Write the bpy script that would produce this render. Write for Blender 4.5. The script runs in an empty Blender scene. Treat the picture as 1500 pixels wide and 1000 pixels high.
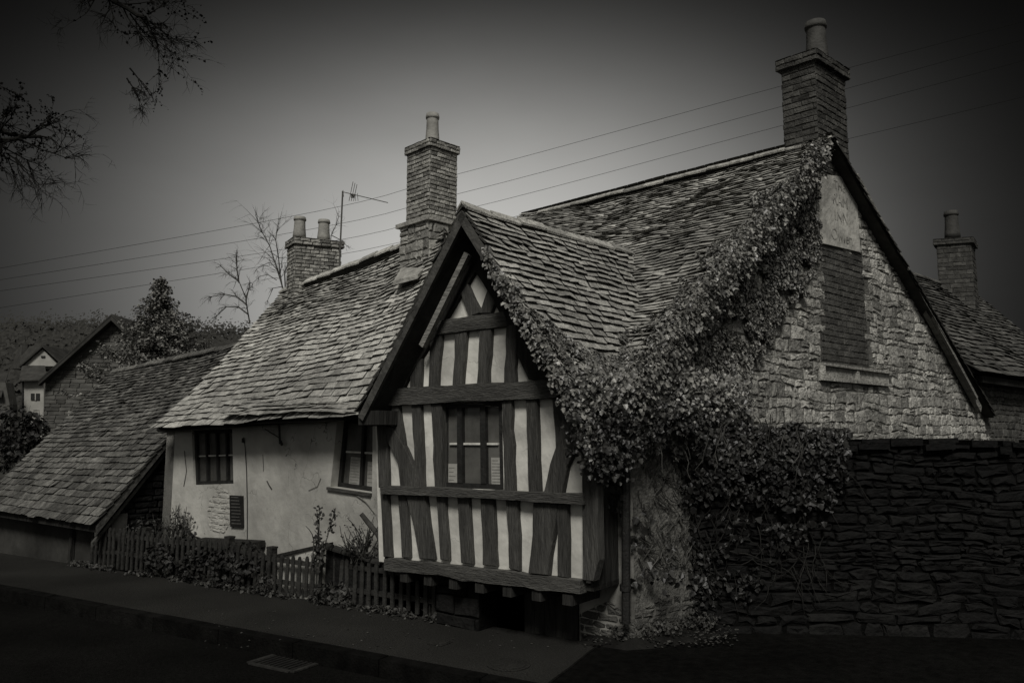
import bpy, math, random
import numpy as np
from mathutils import Vector, Matrix, noise
from mathutils.geometry import tessellate_polygon
random.seed(11); rng = np.random.default_rng(5)
SC = bpy.context.scene
COL = SC.collection
V = Vector
# ------------------------------------------------------------------ camera model (used to survey the photo)
F = 1150.0; HCAM = 1.65; PITCH = math.atan(140/1150.0)
CAM = V((0, 0, HCAM)); CP, SP = math.cos(PITCH), math.sin(PITCH)
def ray(px, py):
    u = (px-750)/F; v = (500-py)/F
    return V((u, CP-v*SP, SP+v*CP))
def at(px, py, D):
    d = ray(px, py); return CAM+d*(D/d.y)
def onplane(px, py, p0, n):
    d = ray(px, py); return CAM+d*((p0-CAM).dot(n)/d.dot(n))
def onz(px, py, z=0.0):
    d = ray(px, py); return CAM+d*((z-HCAM)/d.z)
def topx(p):
    q = p-CAM; f = q.y*CP+q.z*SP; up = -q.y*SP+q.z*CP
    return (750+F*q.x/f, 500-F*up/f)
def inpoly(x, y, poly):
    c = False; j = len(poly)-1
    for i in range(len(poly)):
        xi, yi = poly[i]; xj, yj = poly[j]
        if (yi > y) != (yj > y) and x < (xj-xi)*(y-yi)/(yj-yi)+xi: c = not c
        j = i
    return c
def nz(p, s, seed=0.0):
    return noise.noise(V((p[0]*s+seed, p[1]*s-seed*1.7, p[2]*s+seed*.6)))
# ------------------------------------------------------------------ materials
TINT = (1.0, .985, .90)
def g(v): return (v*TINT[0], v*TINT[1], v*TINT[2], 1)
MATS = {}
def mat(name, lo, hi, scale=3.0, island=0.0, bump=.0, bscale=30.0, rough=.85, spec=.2, detail=8, stretch=None,
        stain=0.0, stainscale=.8, moss=None, crack=0.0):
    if name in MATS: return MATS[name]
    m = bpy.data.materials.new(name); m.use_nodes = True
    nt = m.node_tree; N = nt.nodes; L = nt.links
    for n in list(N): N.remove(n)
    out = N.new('ShaderNodeOutputMaterial'); b = N.new('ShaderNodeBsdfPrincipled')
    L.new(b.outputs[0], out.inputs[0])
    b.inputs['Roughness'].default_value = rough
    b.inputs['Specular IOR Level'].default_value = spec
    tc = N.new('ShaderNodeTexCoord'); src = tc.outputs['Object']
    if stretch:
        mp = N.new('ShaderNodeMapping'); mp.inputs['Scale'].default_value = stretch
        L.new(src, mp.inputs[0]); src2 = mp.outputs[0]
    else: src2 = src
    no = N.new('ShaderNodeTexNoise'); no.inputs['Scale'].default_value = scale; no.inputs['Detail'].default_value = detail
    no.inputs['Roughness'].default_value = .65
    L.new(src2, no.inputs['Vector'])
    rp = N.new('ShaderNodeValToRGB'); rp.color_ramp.elements[0].position = .33; rp.color_ramp.elements[1].position = .67
    rp.color_ramp.elements[0].color = g(lo); rp.color_ramp.elements[1].color = g(hi)
    L.new(no.outputs['Fac'], rp.inputs[0]); col = rp.outputs[0]
    def mul(colsock, facsock):
        mx = N.new('ShaderNodeMix'); mx.data_type = 'RGBA'; mx.blend_type = 'MULTIPLY'; mx.inputs[0].default_value = 1
        L.new(colsock, mx.inputs[6]); L.new(facsock, mx.inputs[7]); return mx.outputs[2]
    if island:
        ge = N.new('ShaderNodeNewGeometry'); mr = N.new('ShaderNodeMapRange')
        mr.inputs[3].default_value = 1-island; mr.inputs[4].default_value = 1+island
        L.new(ge.outputs['Random Per Island'], mr.inputs[0]); col = mul(col, mr.outputs[0])
    if stain:
        n2 = N.new('ShaderNodeTexNoise'); n2.inputs['Scale'].default_value = stainscale; n2.inputs['Detail'].default_value = 5
        L.new(src2, n2.inputs['Vector']); mr = N.new('ShaderNodeMapRange')
        mr.inputs[1].default_value = .38; mr.inputs[2].default_value = .62
        mr.inputs[3].default_value = 1-stain; mr.inputs[4].default_value = 1.0
        L.new(n2.outputs['Fac'], mr.inputs[0]); col = mul(col, mr.outputs[0])
    if moss:   # blotches of lichen / lime: (colour, amount threshold, scale)
        n3 = N.new('ShaderNodeTexNoise'); n3.inputs['Scale'].default_value = moss[2]; n3.inputs['Detail'].default_value = 6
        n3.inputs['Roughness'].default_value = .75
        L.new(src, n3.inputs['Vector']); mr = N.new('ShaderNodeMapRange')
        mr.inputs[1].default_value = moss[1]; mr.inputs[2].default_value = moss[1]+.05
        L.new(n3.outputs['Fac'], mr.inputs[0])
        mx = N.new('ShaderNodeMix'); mx.data_type = 'RGBA'; L.new(mr.outputs[0], mx.inputs[0])
        L.new(col, mx.inputs[6]); mx.inputs[7].default_value = g(moss[0]); col = mx.outputs[2]
    if crack:  # hairline cracks in old plaster
        n4 = N.new('ShaderNodeTexNoise'); n4.inputs['Scale'].default_value = 2.3; n4.inputs['Detail'].default_value = 4
        L.new(src, n4.inputs['Vector'])
        vo = N.new('ShaderNodeTexVoronoi'); vo.feature = 'DISTANCE_TO_EDGE'; vo.inputs['Scale'].default_value = 1.7
        ad = N.new('ShaderNodeVectorMath'); ad.operation = 'MULTIPLY_ADD'
        L.new(n4.outputs['Color'], ad.inputs[0]); ad.inputs[1].default_value = (.9, .9, .9); L.new(src, ad.inputs[2])
        L.new(ad.outputs[0], vo.inputs['Vector'])
        mr = N.new('ShaderNodeMapRange'); mr.inputs[1].default_value = .0; mr.inputs[2].default_value = .007
        mr.inputs[3].default_value = 1-crack; mr.inputs[4].default_value = 1
        L.new(vo.outputs['Distance'], mr.inputs[0])
        n5 = N.new('ShaderNodeTexNoise'); n5.inputs['Scale'].default_value = 1.4
        L.new(src, n5.inputs['Vector'])
        m5 = N.new('ShaderNodeMapRange'); m5.inputs[1].default_value = .5; m5.inputs[2].default_value = .56
        L.new(n5.outputs['Fac'], m5.inputs[0])
        mm = N.new('ShaderNodeMath'); mm.operation = 'MAXIMUM'
        inv = N.new('ShaderNodeMath'); inv.operation = 'SUBTRACT'; inv.inputs[0].default_value = 1
        L.new(m5.outputs[0], inv.inputs[1]); L.new(mr.outputs[0], mm.inputs[0]); L.new(inv.outputs[0], mm.inputs[1])
        col = mul(col, mm.outputs[0])
    L.new(col, b.inputs['Base Color'])
    if bump:
        nb = N.new('ShaderNodeTexNoise'); nb.inputs['Scale'].default_value = bscale; nb.inputs['Detail'].default_value = 6
        L.new(src2, nb.inputs['Vector']); bp = N.new('ShaderNodeBump')
        bp.inputs['Strength'].default_value = bump; bp.inputs['Distance'].default_value = .02
        L.new(nb.outputs['Fac'], bp.inputs['Height']); L.new(bp.outputs[0], b.inputs['Normal'])
    MATS[name] = m; return m
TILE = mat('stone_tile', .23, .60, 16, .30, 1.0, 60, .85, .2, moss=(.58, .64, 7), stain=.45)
EDGE = mat('shadow_tile_edge', .025, .065, 9, 0, .5, 40, .95, .05)  # dark shadow line under each tile course put into the edge colour
EDGE2 = mat('soft_shadow_tile_edge', .07, .15, 9, 0, .5, 40, .95, .05)  # lighter version of the painted shadow line on tile edges
TILEDK = mat('shade_dark_tile', .05, .19, 14, .45, .9, 45, .85, .2, moss=(.25, .66, 6), stain=.4)  # vignette at the left put into the tile colour; lichen blotches on top
TILEWING = mat('dark_stone_tile', .04, .14, 12, .4, .9, 45, .85, .2, stain=.3)  # vignette at the right edge put into the colour of these tiles
UNDER = mat('roof_underside', .03, .06, 4, 0, .3, 20, .95, .05)
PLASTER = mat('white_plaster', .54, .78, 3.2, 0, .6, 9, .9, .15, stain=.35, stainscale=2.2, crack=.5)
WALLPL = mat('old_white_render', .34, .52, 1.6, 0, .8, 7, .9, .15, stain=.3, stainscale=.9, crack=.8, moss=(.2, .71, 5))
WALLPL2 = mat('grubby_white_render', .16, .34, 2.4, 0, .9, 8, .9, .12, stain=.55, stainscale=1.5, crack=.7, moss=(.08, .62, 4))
OUTPL = mat('dull_render', .035, .07, 2, 0, .6, 9, .95, .1, stain=.5)  # outbuilding wall darkened in colour for the left-hand vignette
OAK = mat('weathered_oak', .045, .088, 14, 0, 1.0, 34, .85, .2, stretch=(3, 3, .35), stain=.35, stainscale=2)
OAKH = mat('weathered_oak_rail', .055, .115, 14, 0, 1.0, 34, .85, .2, stretch=(.5, .5, 4), stain=.35, stainscale=2)
OAKDK = mat('dark_oak', .012, .035, 8, 0, .8, 20, .9, .12, stretch=(3, 3, .4))
SOFFIT = mat('soffit_board', .028, .05, 6, 0, .4, 20, .9, .1)
VERGE = mat('pale_worn_board', .11, .24, 9, 0, .8, 20, .8, .2, stretch=(.6, .6, 2))
BARGE = mat('bargeboard_wood', .035, .085, 9, 0, .8, 20, .8, .2)
GLASS = mat('old_window_glass', .05, .11, 3, .4, .25, 5, .10, .5)
FRAME = mat('painted_window_frame', .008, .022, 9, 0, .4, 30, .7, .3)
FRAMEW = mat('worn_white_bar', .4, .7, 14, 0, .3, 30, .7, .3)
PAPER = mat('paper_notice', .26, .36, 20, 0, .1, 30, .9, .1)
INK = mat('ink', .15, .2, 20, 0, 0, 30, .9, .1)
STONE = mat('rubble_stone', .17, .46, 18, .45, 1.0, 40, .9, .15, stain=.3, stainscale=1.3)
MORTAR = mat('lime_mortar', .07, .16, 14, 0, 1.0, 40, .95, .1)
BRICKDK = mat('dark_brick', .045, .10, 9, .3, .9, 50, .9, .15)
BRICK = mat('chimney_brick', .14, .36, 14, .45, .9, 50, .9, .15, moss=(.4, .68, 9))
BRICKR = mat('vignette_dark_brick', .03, .08, 9, .35, .9, 50, .9, .12)  # right-hand vignette painted in as darker brick
MORTDK = mat('dark_mortar', .03, .07, 14, 0, 1.0, 40, .95, .1)
CHSTONE = mat('chimney_stone', .16, .36, 8, .35, 1.0, 28, .9, .15)
POT = mat('clay_pot', .22, .34, 8, 0, .4, 30, .8, .2, stain=.3, stainscale=3)
POTDK = mat('dark_clay_pot', .04, .08, 8, 0, .4, 30, .8, .2, stain=.3, stainscale=3)  # darker clay, matched to the dark stack
BWALL = mat('shade_dark_stone', .002, .009, 9, .5, 1.0, 26, .85, .2, stain=.5, stainscale=1.0)  # lower-right vignette darkness put into the stone colour
BMORT = mat('shade_dark_mortar', .0015, .004, 14, 0, 1.0, 40, .95, .08)  # mortar carries the same painted-in darkening as the stone
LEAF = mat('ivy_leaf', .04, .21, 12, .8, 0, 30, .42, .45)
LEAFDK = mat('shade_dark_ivy_leaf', .008, .036, 9, .7, 0, 30, .45, .35)  # darker copy of the ivy leaf, shade painted into its colour
HEDGE = mat('hedge_leaf', .008, .03, 4, .6, 0, 30, .6, .25)
WEED = mat('weed_leaf', .02, .06, 4, .6, 0, 30, .6, .25)
STEM = mat('woody_stem', .03, .07, 9, .3, .5, 30, .9, .1)
LEAFVDK = mat('shade_dark_wall_leaf', .004, .016, 9, .7, 0, 30, .5, .25)  # darkest ivy copy: shade low on the wall put into the colour
STEMDK = mat('dark_stem', .012, .03, 9, .3, .5, 30, .9, .1)
BARK = mat('dark_bark', .006, .015, 9, 0, .5, 30, .95, .05)
BUD = mat('withered_leaf', .004, .010, 9, .4, 0, 30, .95, .02)
FARBARK = mat('hazy_twig', .035, .06, 9, 0, 0, 30, .95, .05)
CONIFER = mat('conifer_needles', .06, .21, 6, .6, 0, 30, .7, .2)
ROADM = mat('worn_asphalt', .005, .014, 60, 0, .9, 120, .95, .02, stain=.4)  # foreground vignette put into the asphalt as a dark base colour
PAVEM = mat('pavement_asphalt', .020, .042, 60, 0, 1.0, 90, .95, .03, stain=.3, moss=(.06, .72, 30))
DRIVE = mat('vignette_dark_tarmac', .004, .010, 12, 0, .9, 90, .95, .02, stain=.4)  # corner vignette put into the colour of the forecourt tarmac
KERBM = mat('kerb_stone', .003, .009, 6, .3, .6, 50, .95, .03)
SOIL = mat('dark_soil', .006, .016, 6, 0, .8, 30, .95, .05)
FIELD = mat('field_ground', .02, .05, 1, 0, 0, 30, .95, .05)
WOOD = mat('hazy_wood', .038, .048, .09, .12, 0, 30, 1, 0)  # distance haze put into the grey of the wood
PICKET = mat('dark_painted_picket', .016, .042, 9, .25, .6, 30, .85, .15)
IRON = mat('black_iron', .008, .018, 9, 0, .4, 50, .6, .3)
GRATE = mat('grate_iron', .012, .03, 9, 0, .4, 50, .7, .2)
GALV = mat('galvanised_metal', .05, .10, 9, 0, .2, 50, .5, .4)
CABLE = mat('cable_black', .008, .012, 9, 0, 0, 50, .8, .1)
FARSTONE = mat('far_stone', .06, .10, 3, .3, .3, 20, .95, .05)
FARROOF = mat('far_slate', .022, .045, 3, .4, .3, 20, .9, .1)
FARWHITE = mat('far_white_wall', .28, .36, 2, 0, .2, 20, .95, .05, stain=.2)
SIGNPL = mat('faded_sign_plaster', .34, .52, 7, 0, .8, 14, .9, .1, stain=.3, stainscale=4)
SIGNINK = mat('faded_lettering', .10, .44, 14, 0, 0, 14, .9, .1)
# ------------------------------------------------------------------ object helpers
class MB:
    def __init__(s): s.v = []; s.f = []
    mi = None
    def add(s, vs, fs, mi=None):
        if mi is not None:
            if s.mi is None: s.mi = []
            s.mi += mi
        o = len(s.v); s.v += [tuple(v) for v in vs]; s.f += [tuple(i+o for i in f) for f in fs]
    def prism(s, poly, d):                       # extrude polygon by vector d (front=poly)
        n = len(poly); s.add(list(poly)+[p+d for p in poly],
            [tuple(range(n)), tuple(range(2*n-1, n-1, -1))]+[(i, i+n, (i+1) % n+n, (i+1) % n) for i in range(n)])
    def box(s, o, a, b, c):                      # corner + three edge vectors
        s.prism([o, o+a, o+a+b, o+b], c)
    def tube(s, pts, rad, n=6, cap=True):
        pts = [V(p) for p in pts]; m = len(pts)
        if not hasattr(rad, '__len__'): rad = [rad]*m
        vs = []; up = V((0.13, .21, 1)).normalized()
        for i, p in enumerate(pts):
            t = pts[min(i+1, m-1)]-pts[max(i-1, 0)]
            if t.length < 1e-9: t = V((0, 0, 1))
            t.normalize(); x = t.cross(up)
            if x.length < .05: x = t.cross(V((1, 0, 0)))
            x.normalize(); y = t.cross(x)
            for k in range(n):
                a = 2*math.pi*k/n; vs.append(p+(x*math.cos(a)+y*math.sin(a))*rad[i])
        fs = [(i*n+k, i*n+(k+1) % n, (i+1)*n+(k+1) % n, (i+1)*n+k) for i in range(m-1) for k in range(n)]
        if cap: fs += [tuple(range(n-1, -1, -1)), tuple(range((m-1)*n, m*n))]
        s.add(vs, fs)
    def lathe(s, c, prof, n=20):
        vs = [V((c[0]+r*math.cos(2*math.pi*k/n), c[1]+r*math.sin(2*math.pi*k/n), c[2]+z)) for r, z in prof for k in range(n)]
        fs = [(i*n+k, i*n+(k+1) % n, (i+1)*n+(k+1) % n, (i+1)*n+k) for i in range(len(prof)-1) for k in range(n)]
        fs.append(tuple(range(n-1, -1, -1))); s.add(vs, fs)
    def build(s, name, m, parent=None, smooth=False):
        me = bpy.data.meshes.new(name); off = V((0, 0, 0))
        if parent is not None: off = ROOTLOC[parent.name]
        me.from_pydata([(v[0]-off.x, v[1]-off.y, v[2]-off.z) for v in s.v], [], s.f)
        for k in (m if isinstance(m, (list, tuple)) else [m]): me.materials.append(k)
        if s.mi and len(s.mi) == len(me.polygons): me.polygons.foreach_set('material_index', s.mi)
        me.update()
        if smooth: me.polygons.foreach_set('use_smooth', [True]*len(me.polygons))
        o = bpy.data.objects.new(name, me); COL.objects.link(o)
        if parent is not None: o.parent = parent; ROOTLOC[o.name] = off
        else: ROOTLOC[o.name] = V((0, 0, 0))
        return o
ROOTLOC = {}
def thing(name, label, cat, loc=(0, 0, 0), group=None):
    o = bpy.data.objects.new(name, None); COL.objects.link(o); o.location = loc; o.empty_display_size = .2
    ROOTLOC[o.name] = V(loc); o['label'] = label; o['category'] = cat
    if group: o['group'] = group
    return o
def tag(o, label, cat, group=None, kind=None):
    o['label'] = label; o['category'] = cat
    if group: o['group'] = group
    if kind: o['kind'] = kind
    return o
def struct(o): o['kind'] = 'structure'; return o
def sub(p, m, name, parent, smooth=False): return p.build(name, m, parent, smooth)
# ------------------------------------------------------------------ surfaces
class Patch:
    """roof slope: eave left/right, ridge right/left (seen from outside), with hollow and wobble"""
    def __init__(s, EL, ER, RR, RL, hollow=.0, sag=.0, wob=.02, seed=0, kick=0.0):
        s.c = (V(EL), V(ER), V(RR), V(RL)); s.h = hollow; s.sag = sag; s.w = wob; s.seed = seed; s.kick = kick
        s.n = ((s.c[1]-s.c[0]).cross(s.c[3]-s.c[0])).normalized()
        s.lu = ((s.c[1]-s.c[0]).length+(s.c[2]-s.c[3]).length)/2
        s.lv = ((s.c[3]-s.c[0]).length+(s.c[2]-s.c[1]).length)/2
    def P(s, u, v, off=0.0):
        EL, ER, RR, RL = s.c
        p = EL*((1-u)*(1-v))+ER*(u*(1-v))+RR*(u*v)+RL*((1-u)*v)
        w = s.w*nz(p, .9, s.seed)+s.w*.5*nz(p, 2.3, s.seed+7)
        return p+s.n*(off-s.h*4*v*(1-v)+w-s.sag*4*u*(1-u)*v)
def tiles(pt, mb, c0, c1, w0=.14, w1=.30, th=.022, jit=.007, keep=None, gapx=.004):
    v = -0.02; lv = pt.lv
    while v < .985:
        k = min(1, max(0, v)); c = c0+(c1-c0)*k; dv = c/lv
        ws = 1-.35*k; u = -random.random()*.2/pt.lu
        cj = random.uniform(-.05, .05)*dv
        while u < 1.0:
            w = random.uniform(w0, w1)*ws/pt.lu
            ua, ub = max(u, -.004), min(u+w-.007/pt.lu, 1.004)
            if ub-ua > .02/pt.lu and (keep is None or keep((ua+ub)/2, v)):
                j = lambda s=jit: random.gauss(0, s*.6)/lv
                slip = random.gauss(0, .045)*dv+cj
                if random.random() < .012: slip -= .22*dv
                t = th*random.uniform(.75, 1.45); lift = random.uniform(.006, .016)+gapx
                vb0, vb1 = v+slip+j(), v+slip+j(); vt = min(v+dv*1.75, 1.01)
                tw = random.gauss(0, .005)
                hb = lift+t+.012
                ch = .12*(ub-ua)*random.random()
                A = [pt.P(ua, vb0, hb+tw), pt.P(ub, vb1, hb-tw), pt.P(ub-ch*.3, vt, .012), pt.P(ua+ch*.3, vt, .012),
                     pt.P(ua, vb0+dv*.22, hb+tw-t), pt.P(ub, vb1+dv*.22, hb-tw-t), pt.P(ub, vt, -.004), pt.P(ua, vt, -.004)]
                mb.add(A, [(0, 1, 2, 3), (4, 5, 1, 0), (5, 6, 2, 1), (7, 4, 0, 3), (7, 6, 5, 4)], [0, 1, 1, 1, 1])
            u += w
        v += dv
def sheet(pt, mb, off, nu=24, nv=14, th=.03):
    for k, o in enumerate((off, off-th)):
        vs = [pt.P(i/nu, j/nv, o) for j in range(nv+1) for i in range(nu+1)]
        fs = [(j*(nu+1)+i, j*(nu+1)+i+1, (j+1)*(nu+1)+i+1, (j+1)*(nu+1)+i) for j in range(nv) for i in range(nu)]
        if k: fs = [f[::-1] for f in fs]
        mb.add(vs, fs)
def ridge(mb, a, b, r=.065, step=.3):
    a, b = V(a), V(b); d = (b-a); L = d.length; d.normalize(); sd = d.cross(V((0, 0, 1))).normalized(); n = max(1, int(L/step))
    for i in range(n):
        p = a+d*(L*i/n+.01); q = a+d*(L*(i+1)/n); h = random.gauss(0, .008); h2 = random.gauss(0, .008)
        vs = []
        for P_, hh in ((p, h), (q, h2)):
            for (x, z) in ((-1.05, -.75), (0, .28), (1.05, -.75), (.95, -1.05), (0, -.05), (-.95, -1.05)):
                vs.append(P_+sd*(x*r)+V((0, 0, z*r+hh)))
        mb.add(vs, [(k, (k+1) % 6, (k+1) % 6+6, k+6) for k in range(6)]+[(5, 4, 3, 2, 1, 0), (6, 7, 8, 9, 10, 11)])
def clip(poly, cl):
    out = poly
    for i in range(len(cl)):
        a = cl[i]; b = cl[(i+1) % len(cl)]; inp = out; out = []
        if not inp: break
        f = lambda p: (b[0]-a[0])*(p[1]-a[1])-(b[1]-a[1])*(p[0]-a[0])
        for j in range(len(inp)):
            p, q = inp[j-1], inp[j]; fp, fq = f(p), f(q)
            if (fp >= 0) != (fq >= 0):
                t = fp/(fp-fq); out.append((p[0]+(q[0]-p[0])*t, p[1]+(q[1]-p[1])*t))
            if fq >= 0: out.append(q)
    return out
def masonry(mb, o, U, W, N, poly, rh=(.08, .14), rw=(.15, .35), gap=.012, depth=.02, cham=.012, warp=.03, rough=.012,
            skip=None, seed=0, regular=False):
    """stones on the plane o+U*u+W*w, clipped to a convex counter-clockwise polygon in (u,w), standing proud along N"""
    u0 = min(p[0] for p in poly); u1 = max(p[0] for p in poly); z0 = min(p[1] for p in poly); z1 = max(p[1] for p in poly)
    wp = lambda u, z: (u+warp*noise.noise(V((u*2.1+seed, z*2.1, 3.3))), z+warp*noise.noise(V((u*1.7, z*2.1+seed, 9.1))))
    z = z0-warp; row = 0
    while z < z1+warp:
        h = random.uniform(*rh); u = u0-warp-random.random()*rw[0] if not regular else u0-(row % 2)*rw[0]*.5
        while u < u1+warp:
            w = random.uniform(*rw); hh = h
            cuts = [(z, z+h)]
            if not regular and random.random() < .16 and h > .09: m = z+h*random.uniform(.4, .6); cuts = [(z, m), (m, z+h)]
            for (za, zb) in cuts:
                ga = gap/2; e = min(w, zb-za)*.16*(0 if regular else random.random())
                q = [(u+ga+e, za+ga), (u+w/2, za+ga), (u+w-ga-e, za+ga), (u+w-ga, (za+zb)/2), (u+w-ga-e*.7, zb-ga), (u+w/2, zb-ga), (u+ga+e*.6, zb-ga), (u+ga, (za+zb)/2)]
                q = [(a+random.gauss(0, rough*.35), b+random.gauss(0, rough*.35)) for a, b in (wp(*p) for p in q)]
                q = clip(q, poly)
                if len(q) >= 3:
                    cx = sum(p[0] for p in q)/len(q); cz = sum(p[1] for p in q)/len(q)
                    if skip is None or not skip(cx, cz):
                        d = depth*random.uniform(.5, 1.3)
                        pt = lambda a, b, dd: o+U*a+W*b+N*dd
                        back = [pt(a, b, -.01) for a, b in q]; mid = []; fr = []
                        for a, b in q:
                            r = math.hypot(a-cx, b-cz)+1e-6
                            mid.append(pt(a, b, d*.45)); k = max(0, r-cham)/r
                            fr.append(pt(cx+(a-cx)*k, cz+(b-cz)*k, d+random.gauss(0, rough*.25)))
                        n = len(q)
                        mb.add(back+mid+fr+[pt(cx, cz, d*1.08)], [(i, (i+1) % n, (i+1) % n+n, i+n) for i in range(n)] +
                               [(i+n, (i+1) % n+n, (i+1) % n+2*n, i+2*n) for i in range(n)]+[(i+2*n, (i+1) % n+2*n, 3*n) for i in range(n)])
            u += w
        z += h; row += 1
def chimney(parent, corner, d1, w1, d2, w2, z0, z1, brick, mort, capm, rh, rw, regular, potm, pots, cap=(.05, .12), name='chimney', lean=0, cap_rows=None):
    """stack from its near corner: d1 along the left face, d2 along the right face"""
    c = V((corner[0], corner[1], 0)); d1 = V((d1[0], d1[1], 0)).normalized(); d2 = V((d2[0], d2[1], 0)).normalized()
    up = V((lean, 0, 1)); mb = MB(); core = MB()
    core.box(c+V((0, 0, z0)), d1*w1, d2*w2, up*(z1-z0))
    def faces(m, c_, a, b, za, zb, **kw):
        n1 = -d2; n2 = -d1; P_ = c_+up*za
        masonry(m, P_+d1*a, -d1, up, n1, [(0, 0), (a, 0), (a, zb-za), (0, zb-za)], **kw)
        masonry(m, P_, d2, up, n2, [(0, 0), (b, 0), (b, zb-za), (0, zb-za)], **kw)
        masonry(m, P_+d2*b, d1, up, d2, [(0, 0), (a, 0), (a, zb-za), (0, zb-za)], **kw)
        masonry(m, P_+d1*a+d2*b, -d2, up, d1, [(0, 0), (b, 0), (b, zb-za), (0, zb-za)], **kw)
    kw = dict(rh=rh, rw=rw, regular=regular, warp=.004 if regular else .02, depth=.012, gap=.010, cham=.006, rough=.006)
    faces(mb, c, w1, w2, z0, z1, **kw)
    st = mb.build(name, brick, parent); sub(core, mort, 'mortar_core', st)
    cb = MB(); e = cap[0]; c2 = c-d1*e-d2*e; zc = z1
    cc = MB()
    cc.box(c2+up*zc, d1*(w1+2*e), d2*(w2+2*e), up*cap[1])
    faces(cb, c2, w1+2*e, w2+2*e, zc, zc+cap[1], rh=(cap[1]*.48, cap[1]*.5), rw=rw, regular=regular, warp=.006, depth=.014, gap=.009, cham=.008, rough=.008)
    q = [c2+up*(zc+cap[1]+.002), c2+d1*(w1+2*e)+up*(zc+cap[1]+.002), c2+d1*(w1+2*e)+d2*(w2+2*e)+up*(zc+cap[1]+.002), c2+d2*(w2+2*e)+up*(zc+cap[1]+.002)]
    top = [q0*.45+(c+d1*w1/2+d2*w2/2+up*(zc+cap[1]+.06))*.55 for q0 in q]
    cb.add(q+top, [(0, 1, 5, 4), (1, 2, 6, 5), (2, 3, 7, 6), (3, 0, 4, 7), (4, 5, 6, 7)])
    o = sub(cb, capm, 'cap', st); sub(cc, mort, 'cap_core', st)
    for (a, b, r, h) in pots:
        pm = MB(); p = c+d1*(w1*a)+d2*(w2*b)+up*(zc+cap[1]+.03)
        pm.lathe(p, [(r*1.16, 0), (r*1.1, h*.2), (r*.98, h*.5), (r*.93, h*.82), (r*.93, h*.83), (r*1.06, h*.84), (r*1.1, h*.9), (r*1.04, h*.93), (r*1.0, h), (r*.8, h), (r*.78, h*.7)], 22)
        sub(pm, potm, 'pot', st, True)
    return st
def leaves(mb_pts, name, m, parent, smooth=False):
    """mb_pts: list of (pos, normal, tip dir, size); each leaf a five-point folded blade"""
    n = len(mb_pts); vs = np.zeros((n, 8, 3)); prof = [(0, 0, 0), (-.52, .18, .12), (-.36, .45, .1), (-.40, .70, .12), (0, 1.1, -.05), (.40, .70, .12), (.36, .45, .1), (.52, .18, .12)]
    for i, (p, nn, t, s) in enumerate(mb_pts):
        t = (t-nn*t.dot(nn))
        if t.length < 1e-4: t = nn.orthogonal()
        t.normalize(); x = t.cross(nn)
        for k, (a, b, c) in enumerate(prof):
            q = p+x*(a*s)+t*((b-.4)*s)+nn*(c*s); vs[i, k] = q
    mb = MB(); mb.v = [tuple(q) for q in vs.reshape(-1, 3)]
    for i in range(n):
        o = i*8; mb.f += [(o, o+1, o+2, o+4), (o+2, o+3, o+4), (o, o+4, o+6, o+7), (o+4, o+5, o+6)]
    return mb.build(name, m, parent, smooth)
def rnd(s=1.0): return V((random.gauss(0, s), random.gauss(0, s), random.gauss(0, s)))
# ------------------------------------------------------------------ survey of the place
J = V((-.806, .591, 0)).normalized()           # street front, running away to the left
NJ = V((-.591, -.806, 0)).normalized()         # out of the street front
OJ = V((.54, 6.26, 0))
UP = V((0, 0, 1))
FW = OJ-NJ*.40                                 # white street wall plane
def pj(px, py, off=0.0): return onplane(px, py, OJ+NJ*off, NJ)
def pw(px, py, off=0.0): return onplane(px, py, FW+NJ*off, NJ)
C = pw(925, 640); C.z = 0
NG = V((.745, .667, 0)).normalized(); GN = V((.667, -.745, 0)).normalized()   # stone gable: along / outward
def pg(px, py, off=0.0): return onplane(px, py, C+GN*off, GN)
def gtz(px, py, off=0.0):
    p = pg(px, py, off); return ((p-C).dot(NG), p.z)
MD = V((-.735, .678, 0)).normalized()
# roofs
EvR = C-NG*.25+GN*.15+UP*1.93; RiR = C+NG*3.5+GN*.15+UP*5.07
EvL = EvR+J*5.2; RiL = RiR+MD*4.75
R_MAIN = Patch(EvL, EvR, RiR, RiL, hollow=.10, sag=.10, wob=.045, seed=2)
EL = pw(229, 627, .32); ER = pw(547, 604, .32)
RL = at(413, 427, 11.6); RR = at(600, 356, 9.75)
R_LEFT = Patch(EL, EL+(ER-EL)*1.06, RL+(RR-RL)*1.22, RL, hollow=.06, sag=.09, wob=.045, seed=5)
JA = pj(677, 303, .30); JFL = pj(526, 603, .30)
JFR = JA+(JA-JFL); JFR.z = JFL.z
JRD = V((.72, .69, 0)).normalized()
JB = JA+JRD*2.35-UP*.03
R_JR = Patch(JFR, JFR+JRD*.95, JB, JA, hollow=.05, sag=.03, wob=.03, seed=8)
R_JL = Patch(JFL+JRD*2.3, JFL, JA, JB, hollow=.04, sag=.02, wob=.03, seed=9)
OE0 = onz(140, 828); 
SD = V((-.850, .526, 0)).normalized()
OUTE_R = at(141, 765, 10.05); OUTE_L = OUTE_R+J*6; OUTE_L.z = OUTE_R.z
OUTR_R = at(322, 511, 11.9); OUTR_L = at(165, 545, 14.0); OUTR_R = OUTR_R+(OUTR_R-OUTR_L)*.16
OUTE_L = OUTE_R+(OUTR_L-OUTR_R)*1.02; OUTE_L.z = OUTE_R.z
R_OUT = Patch(OUTE_L, OUTE_R, OUTR_R, OUTR_L, hollow=.04, sag=.04, wob=.03, seed=12)
PRINTS = {'JA': JA, 'JFL': JFL, 'JFR': JFR, 'JB': JB, 'RiL': RiL, 'RiR': RiR, 'EvR': EvR, 'C': C, 'EL': EL, 'ER': ER, 'RL': RL, 'RR': RR,
          'OER': OUTE_R, 'OEL': OUTE_L, 'ORR': OUTR_R, 'ORL': OUTR_L}
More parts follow.
